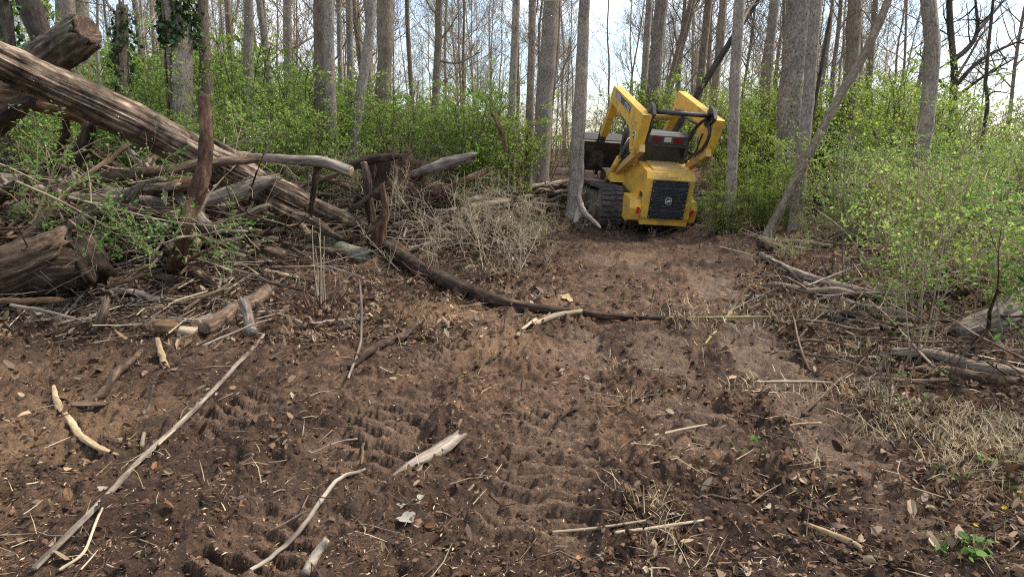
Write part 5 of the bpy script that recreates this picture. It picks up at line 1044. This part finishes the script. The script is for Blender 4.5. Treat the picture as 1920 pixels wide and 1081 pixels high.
# fine woody debris and roots
def twigs(n_, dens, l0, l1, r0, pal, name, label, cat, **kw):
    x, y = scatter(n_, dens, **kw); n_ = len(x); L_ = rg.uniform(l0, l1, n_); an = rg.uniform(0, 6.28, n_); tl = rg.normal(0, 0.12, n_)
    D = np.stack([np.cos(an) * np.cos(tl), np.sin(an) * np.cos(tl), np.sin(tl)], -1); c_ = np.stack([x, y, Hd(x, y) + 0.008], -1); S = unit(np.cross(D, [0, 0, 1])); U = np.cross(S, D)
    bend = rg.normal(0, 0.12, (n_, 1)) * L_[:, None]; rad = (r0 * rg.uniform(0.5, 1.5, n_) * (1 + y * 0.05))[:, None]; ring = []
    for t, f in ((-0.5, 1), (0.0, 0.85), (0.5, 0.4)):
        q = c_ + D * t * L_[:, None] + S * bend * (1 - 4 * t * t) + U * np.abs(bend) * 0.3 * (1 - 4 * t * t)
        for k in range(3): a = k * 2.094; ring.append(q + rad * f * (S * math.cos(a) + U * math.sin(a)))
    V = np.stack(ring, 1); Q = [(a + k, a + (k + 1) % 3, a + 3 + (k + 1) % 3, a + 3 + k) for a in (0, 3) for k in range(3)]
    mb = MB(); mb.add(V.reshape(-1, 3), (np.array(Q)[None] + np.arange(n_)[:, None, None] * 9).reshape(-1, 4), None, None, np.repeat(pick(pal, n_, rg, 0.25), 9, 0)); stuff(mb.build(name, 'crumb'), label, cat)
twigs(9000, lambda x, y: 0.03 + 0.94 * d_litter(x, y), 0.05, 0.28, 0.0028, [(0.20, 0.15, 0.10), (0.12, 0.085, 0.058), (0.33, 0.265, 0.185), (0.08, 0.05, 0.035)], 'twig_debris', 'small broken twigs strewn across litter and mud', 'twigs')
twigs(4500, lambda x, y: 0.35 + 0 * x, 0.02, 0.10, 0.0009, [(0.12, 0.07, 0.045), (0.07, 0.045, 0.03), (0.20, 0.14, 0.09)], 'root_fibres', 'fine torn root fibres in the churned soil', 'roots', py0=560)
twigs(1500, lambda x, y: ss(-1.6, -3.0, x) * ss(5.4, 6.2, y) + 0.5 * ss(2.5, 4, x), 0.3, 1.1, 0.005, [(0.22, 0.17, 0.12), (0.12, 0.085, 0.06), (0.33, 0.28, 0.21)], 'brushwood', 'thin tangled brushwood in the pile and undergrowth', 'brushwood', py1=700)
# grass: dry and green blades
def blades(x, y, h, lean, w, pal, name, label, m_='straw'):
    n_ = len(x); an = rg.uniform(0, 6.28, n_); ln = rg.uniform(0.2, 1, n_) * lean; D = np.stack([np.cos(an) * ln, np.sin(an) * ln, np.sqrt(np.maximum(1 - np.minimum(ln, 0.97) ** 2, 0.05))], -1); b = np.stack([x, y, Hd(x, y) - 0.005], -1)
    S = np.stack([-np.sin(an), np.cos(an), 0 * an], -1) * (w * rg.uniform(0.6, 1.4, n_) * (1 + y * 0.08))[:, None]; H = h * rg.uniform(0.4, 1.2, n_)[:, None]
    mid = b + D * H * 0.55; tip = b + D * H + np.stack([np.cos(an), np.sin(an), -0.5 + 0 * an], -1) * H * 0.28 * rg.uniform(0, 1.4, (n_, 1))
    V = np.stack([b - S, b + S, mid + S * 0.8, mid - S * 0.8, tip], 1); k = np.arange(n_)[:, None] * 5; mb = MB()
    mb.add(V.reshape(-1, 3), k + np.array([[0, 1, 2, 3]]), k + np.array([[3, 2, 4]]), None, np.repeat(pick(pal, n_, rg, 0.2), 5, 0)); stuff(mb.build(name, m_, smooth=False), label, 'grass')
x, y = scatter(38000, d_straw, 0.6); blades(x, y, 0.13, 1.0, 0.0016, STRAW, 'dry_grass', 'flattened straw-coloured dry grass on the ground')
x, y = scatter(7000, d_green, py0=420); blades(x, y, 0.09, 0.7, 0.0022, [(0.10, 0.17, 0.03), (0.16, 0.21, 0.05), (0.20, 0.22, 0.07)], 'green_grass', 'short green grass sprouting in the lower right', 'leaf')
x, y = scatter(1100, d_green, py0=420); mb = MB(); n_ = len(x); leaves(mb, np.repeat(np.stack([x, y, Hd(x, y) + 0.02], -1), 4, 0) + rg.normal(0, 0.018, (n_ * 4, 3)) * [1, 1, 0.4], rg.uniform(0.02, 0.045, n_ * 4), None, 0.75, 0.1, pick([(0.07, 0.16, 0.03), (0.11, 0.2, 0.04)], n_ * 4, rg), rg, 0.8, 6); stuff(mb.build('weeds', 'leaf', smooth=False), 'small round-leaved green weeds on the ground', 'weeds')

# yellow spring flowers in the lower right corner: five petals and a stem each
mbp = MB()
for k in range(6): a = k * 1.0472; d_ = np.array([math.cos(a), math.sin(a), 0.25]); leaves(mbp, np.zeros((1, 3)) + [0, 0, 0.06], 0.014, d_[None], 0.6, 0.05, (0.55, 0.40, 0.02), rg, 0.95, 6, 0.0)
pet = mbp.mesh('petals', False); pet.materials.append(MATS['leaf']); mbs = MB(); tube(mbs, np.array([(0, 0, 0), (0.004, 0, 0.03), (0, 0, 0.062)]), 0.0016, 5); stm = mbs.mesh('stem'); stm.materials.append(MATS['twig_green'])
for px, py in [(1745, 890), (1882, 910), (1912, 935), (1886, 990), (1814, 1026)]:
    q = G(px, py); o = empty('flower', (q[0], q[1], float(Hd(q[0], q[1])[0]))); o.rotation_euler = (rg.normal(0, 0.3), rg.normal(0, 0.3), rg.uniform(0, 6)); tag(o, 'tiny yellow flower in the grass at lower right', 'flower', 'yellow flowers at lower right'); link('petals', pet, None, o); link('stem', stm, None, o)

# single fallen leaves that stand out
def fallen(label, px, py, s, col, an, lobes=True):
    q = G(px, py, 0.012); a = np.linspace(0, 2 * math.pi, 28, endpoint=False); sd_ = px % 97
    r = (0.62 + (0.30 * np.abs(np.cos(a * 2.5)) if lobes else 0.05 * np.cos(a * 3)) + 0.05 * n2(a * 3 + sd_, a * 0, 3)) * s * 0.5; X = r * np.cos(a) * (1.0 if lobes else 1.15); Y = r * np.sin(a) * (0.95 if lobes else 0.6)
    Z = 0.18 * s * (np.cos(a * 2 + sd_) * 0.4 + np.abs(Y) / s * 0.8); V = np.vstack([np.stack([X, Y, Z], -1), np.stack([X * 0.5, Y * 0.5, Z * 0.2], -1), [[0, 0, 0]]]); j = np.arange(28); j1 = (j + 1) % 28
    mb = MB(); col = np.array(col) * 0.75; mb.add(V, np.stack([j, j1, 28 + j1, 28 + j], -1), np.stack([28 + j, 28 + j1, np.full(28, 56)], -1), None, np.clip(np.array(col) * (1 + rg.normal(0, 0.08, (57, 1))), 0, 1))
    o = mb.build('fallen_leaf', 'dead_leaf', None, True); o.location = (q[0], q[1], float(Hd(q[0], q[1])[0]) + 0.012); o.rotation_euler = (rg.normal(0, 0.22), rg.normal(0, 0.22), an)
    st = MB(); tube(st, np.array([(-s * 0.28, 0, 0), (-s * 0.5, 0.004, 0.004), (-s * 0.75, 0.012, 0.01)]), 0.0014, 5); st.build('leaf_stalk', 'twig_tan', o); tag(o, label, 'leaf')
fallen('greenish-grey leaf, left of the pair below the grey wood wedge', 756, 944, 0.10, (0.30, 0.29, 0.20), 0.4, False)
fallen('greenish-grey leaf, right of the pair below the grey wood wedge', 791, 938, 0.09, (0.32, 0.31, 0.22), 1.2, False)
fallen('pale lobed leaf under the greenish-grey pair', 762, 984, 0.10, (0.34, 0.31, 0.26), 1.8)
fallen('brown folded leaf right of the grey wood wedge', 911, 874, 0.055, (0.30, 0.21, 0.15), 1.0, False)
fallen('mauve-grey leaf at the left edge of the mud', 32, 908, 0.07, (0.30, 0.24, 0.22), 0.3, False)
fallen('tan curled leaf right of the mauve-grey leaf', 135, 908, 0.07, (0.42, 0.34, 0.24), 0.2, False)
fallen('pinkish leaf beside the thin forked twig', 198, 940, 0.06, (0.36, 0.28, 0.25), 2.0)
fallen('brown broad leaf above the long pale stick', 330, 708, 0.10, (0.24, 0.165, 0.12), 1.5, False)
fallen('small pink-brown leaf right of the broad brown leaf', 391, 728, 0.055, (0.34, 0.26, 0.23), 0.9, False)
fallen('orange-tan leaf lying on the trail at lower centre', 1085, 921, 0.085, (0.36, 0.20, 0.11), 0.1, False)
fallen('pale folded leaf touching the orange-tan leaf', 1108, 927, 0.075, (0.42, 0.37, 0.32), 1.6, False)
fallen('orange leaf near the bottom of the trail', 1089, 1043, 0.055, (0.42, 0.22, 0.10), 0.6)
fallen('grey leaf beside the orange leaf near the bottom', 1122, 1044, 0.06, (0.28, 0.25, 0.23), 2.3, False)
fallen('pale leaf at the bottom edge in the right foreground', 1210, 1074, 0.07, (0.48, 0.40, 0.30), 1.5, False)
fallen('tan leaf on the dark pressed mud at right', 1488, 848, 0.055, (0.42, 0.27, 0.17), 2.1, False)
fallen('rust-red leaf beside the rotten wood on the right', 1876, 798, 0.11, (0.33, 0.12, 0.05), -0.4, False)
fallen('rust-orange leaf on the far right of the trail', 1702, 742, 0.06, (0.42, 0.17, 0.08), 0.7, False)
fallen('bluish-grey leaf in the dry grass at right', 1688, 862, 0.07, (0.34, 0.33, 0.33), 0.3, False)
fallen('grey-brown big leaf lying in the litter at right', 1750, 838, 0.09, (0.27, 0.2, 0.16), 1.1)
fallen('tan oak-like leaf before the long dark branch', 1062, 565, 0.16, (0.47, 0.35, 0.2), 0.2)
fallen('pale leaf in the lower right dry grass', 1440, 960, 0.06, (0.40, 0.33, 0.26), 0.9, False)
fallen('dark brown leaf on the mud at lower right', 1572, 1006, 0.08, (0.17, 0.12, 0.10), 2.6, False)

# ------------------------------------------------------------------ canes, saplings and leafy sprays
def canes(label, pts, n_, hpx, spread, r, m_='twig_tan', d=None, seeds=0, lean=0.1, twig=False, pal=None, leaf=0.04, ln=0):
    rg = np.random.default_rng(900 + seeds); b = G(*pts) if d is None else at(*pts, d); hh = hpx * mpp(b); root = empty('dry_stalks' if not ln else 'sapling', b); tag(root, label, 'stalks' if not ln else 'sapling'); LP = []
    for k in range(n_):
        mb = MB(); e = np.array([rg.normal(0, lean) * hh, rg.normal(0, lean) * hh, hh * rg.uniform(0.7, 1.05)]); a = np.array([rg.normal(0, spread), rg.normal(0, spread * 0.6), -0.04]); P = spline(wander(a, a + e, 5, 0.05, rg), 12); tube(mb, P, np.linspace(r, r * 0.35, 12), 6, seed=k)
        for q in range(6 if twig else 0):
            i = int(rg.integers(3, 11)); LP.append(grow(mb, P[i], unit(P[i] - P[i - 1]) * 0.6 + rg.normal(0, 0.6, 3), hh * rg.uniform(0.12, 0.35), r * 0.5, 1, rg, 4, 4, 0.7, 0.15, LP, 0.2, 0.0015))
        mb.build('stalk', m_, root)
    if ln and LP:
        mb = MB(); T = np.concatenate([q[1:] for q in LP]); T = T[rg.integers(0, len(T), ln)] + rg.normal(0, 0.025, (ln, 3)); leaves(mb, T, rg.uniform(0.6, 1.3, ln) * leaf, None, 0.5, 0.1, pick(pal, ln, rg, 0.2), rg, 0.55, 6); mb.build('foliage', 'leaf', root, smooth=False)
    return root
canes('bundle of tall straight tan canes before the grey-green log', (604, 592), 6, 190, 0.025, 0.007, 'stalk_pale', seeds=1, lean=0.02)
for i, (px, py, n_, h) in enumerate([(860, 470, 9, 150), (905, 500, 10, 130), (960, 520, 9, 120), (800, 520, 8, 130), (1000, 470, 8, 110), (750, 440, 8, 130), (680, 400, 7, 120), (930, 440, 9, 120), (560, 470, 6, 90), (1050, 440, 6, 80)]):
    canes(['dry straw-coloured weed stalks %s' % w for w in ('left of the bare-footed trunks', 'behind the middle of the long branch', 'nearest the trail behind the long branch', 'just above the long branch', 'below the widest bare-footed trunk', 'in front of the root mound', 'in front of the splintered log end', 'below the slender bare-footed trunk', 'at the foot of the rough-barked log', 'at the trail edge before the loader')][i], (px, py), n_, h, 0.18, 0.0048, 'stalk_pale', seeds=10 + i, lean=0.30, twig=True)
for i, (px, py, h) in enumerate([(1165, 470, 60), (1225, 462, 45), (1280, 462, 50), (1320, 470, 90), (1180, 445, 50), (1480, 600, 120), (1378, 560, 130)]):
    canes('thin bare shoots ' + ('left below the loader track', 'below the loader hood', 'below the right rear corner of the loader', 'right of the loader track', 'touching the left loader track', 'beside the second grey pole', 'between trail and long grey pole')[i], (px, py), 3, h, 0.06, 0.003, 'twig_brown', seeds=30 + i, lean=0.2, twig=True)
SPRAY = [(0.11, 0.23, 0.04), (0.15, 0.28, 0.055), (0.085, 0.185, 0.03)]
canes('multi-stemmed sapling growing beside the grey log on the right', (1722, 692), 5, 260, 0.05, 0.008, 'twig_tan', seeds=50, lean=0.13, twig=True, pal=SPRAY, leaf=0.032, ln=260)
canes('tall pale-stemmed sapling in the right undergrowth', (1740, 560), 4, 330, 0.08, 0.010, 'twig_tan', seeds=51, lean=0.12, twig=True, pal=SPRAY, leaf=0.035, ln=350)
canes('bright-leaved sapling by the right edge', (1880, 640), 4, 300, 0.10, 0.007, 'twig_tan', seeds=52, lean=0.12, twig=True, pal=SPRAY, leaf=0.05, ln=520)
canes('leafy sapling leaning in from beyond the right edge', (1985, 800), 4, 520, 0.10, 0.008, 'twig_brown', seeds=53, lean=0.10, twig=True, pal=SPRAY, leaf=0.042, ln=420)
canes('thin leafless sapling in the lower right litter', (1660, 800), 2, 170, 0.03, 0.004, 'twig_brown', seeds=54, lean=0.12, twig=True)
canes('slim shrub with opening buds at mid right', (1590, 520), 4, 260, 0.1, 0.007, 'twig_brown', seeds=55, lean=0.2, twig=True, pal=SPRAY, leaf=0.035, ln=300)
def spray(label, pts, d, n_, leaf, sd_, stems):
    """a green leafy bough lying over the pile"""
    rg = np.random.default_rng(sd_); C = np.array([at(x, y, d + 0.1 * i) for i, (x, y) in enumerate(pts)]); base = C[0].copy(); root = empty('leafy_bough', base); tag(root, label, 'bough'); S = spline(C, 16) - base; mb = MB(); tube(mb, S, np.linspace(0.012, 0.003, 16), 6); LP = []
    for k in range(stems):
        i = int(rg.integers(1, 15)); dr = unit(S[i + 1 if i < 15 else i] - S[i - 1]) + rg.normal(0, 0.7, 3) * [1, 0.8, 0.7]; LP.append(grow(mb, S[i], dr, rg.uniform(0.2, 0.6), 0.005, 1, rg, 4, 4, 0.7, -0.05, LP, 0.2, 0.0015))
    mb.build('stem', 'twig_tan', root); T = np.concatenate([q[1:] for q in LP]); T = T[rg.integers(0, len(T), n_)] + rg.normal(0, 0.02, (n_, 3)); mb = MB(); leaves(mb, T, rg.uniform(0.6, 1.3, n_) * leaf, None, 0.5, 0.1, pick(SPRAY, n_, rg, 0.2), rg, 0.6, 6); mb.build('foliage', 'leaf', root, smooth=False)
spray('green leafy bough lying across the left of the brush pile', [(30, 340), (110, 375), (190, 420), (240, 455)], 5.9, 480, 0.04, 1, 12)
spray('green leafy bough reaching right toward the reddish branch', [(130, 370), (230, 395), (320, 415), (420, 425)], 6.0, 520, 0.038, 2, 14)
spray('upright leafy twigs at the left edge of the pile', [(60, 420), (90, 350), (110, 300), (170, 280)], 6.1, 260, 0.04, 3, 9)
spray('small leafy spray hanging at the far left edge', [(-20, 300), (30, 320), (80, 345)], 5.8, 160, 0.04, 4, 6)
spray('leafy spray above the level brown pole', [(240, 345), (300, 335), (360, 330)], 7.0, 130, 0.035, 5, 6)
spray('leafy tip crossing in front of the reddish branch', [(330, 445), (380, 440), (430, 428)], 5.9, 120, 0.038, 6, 5)
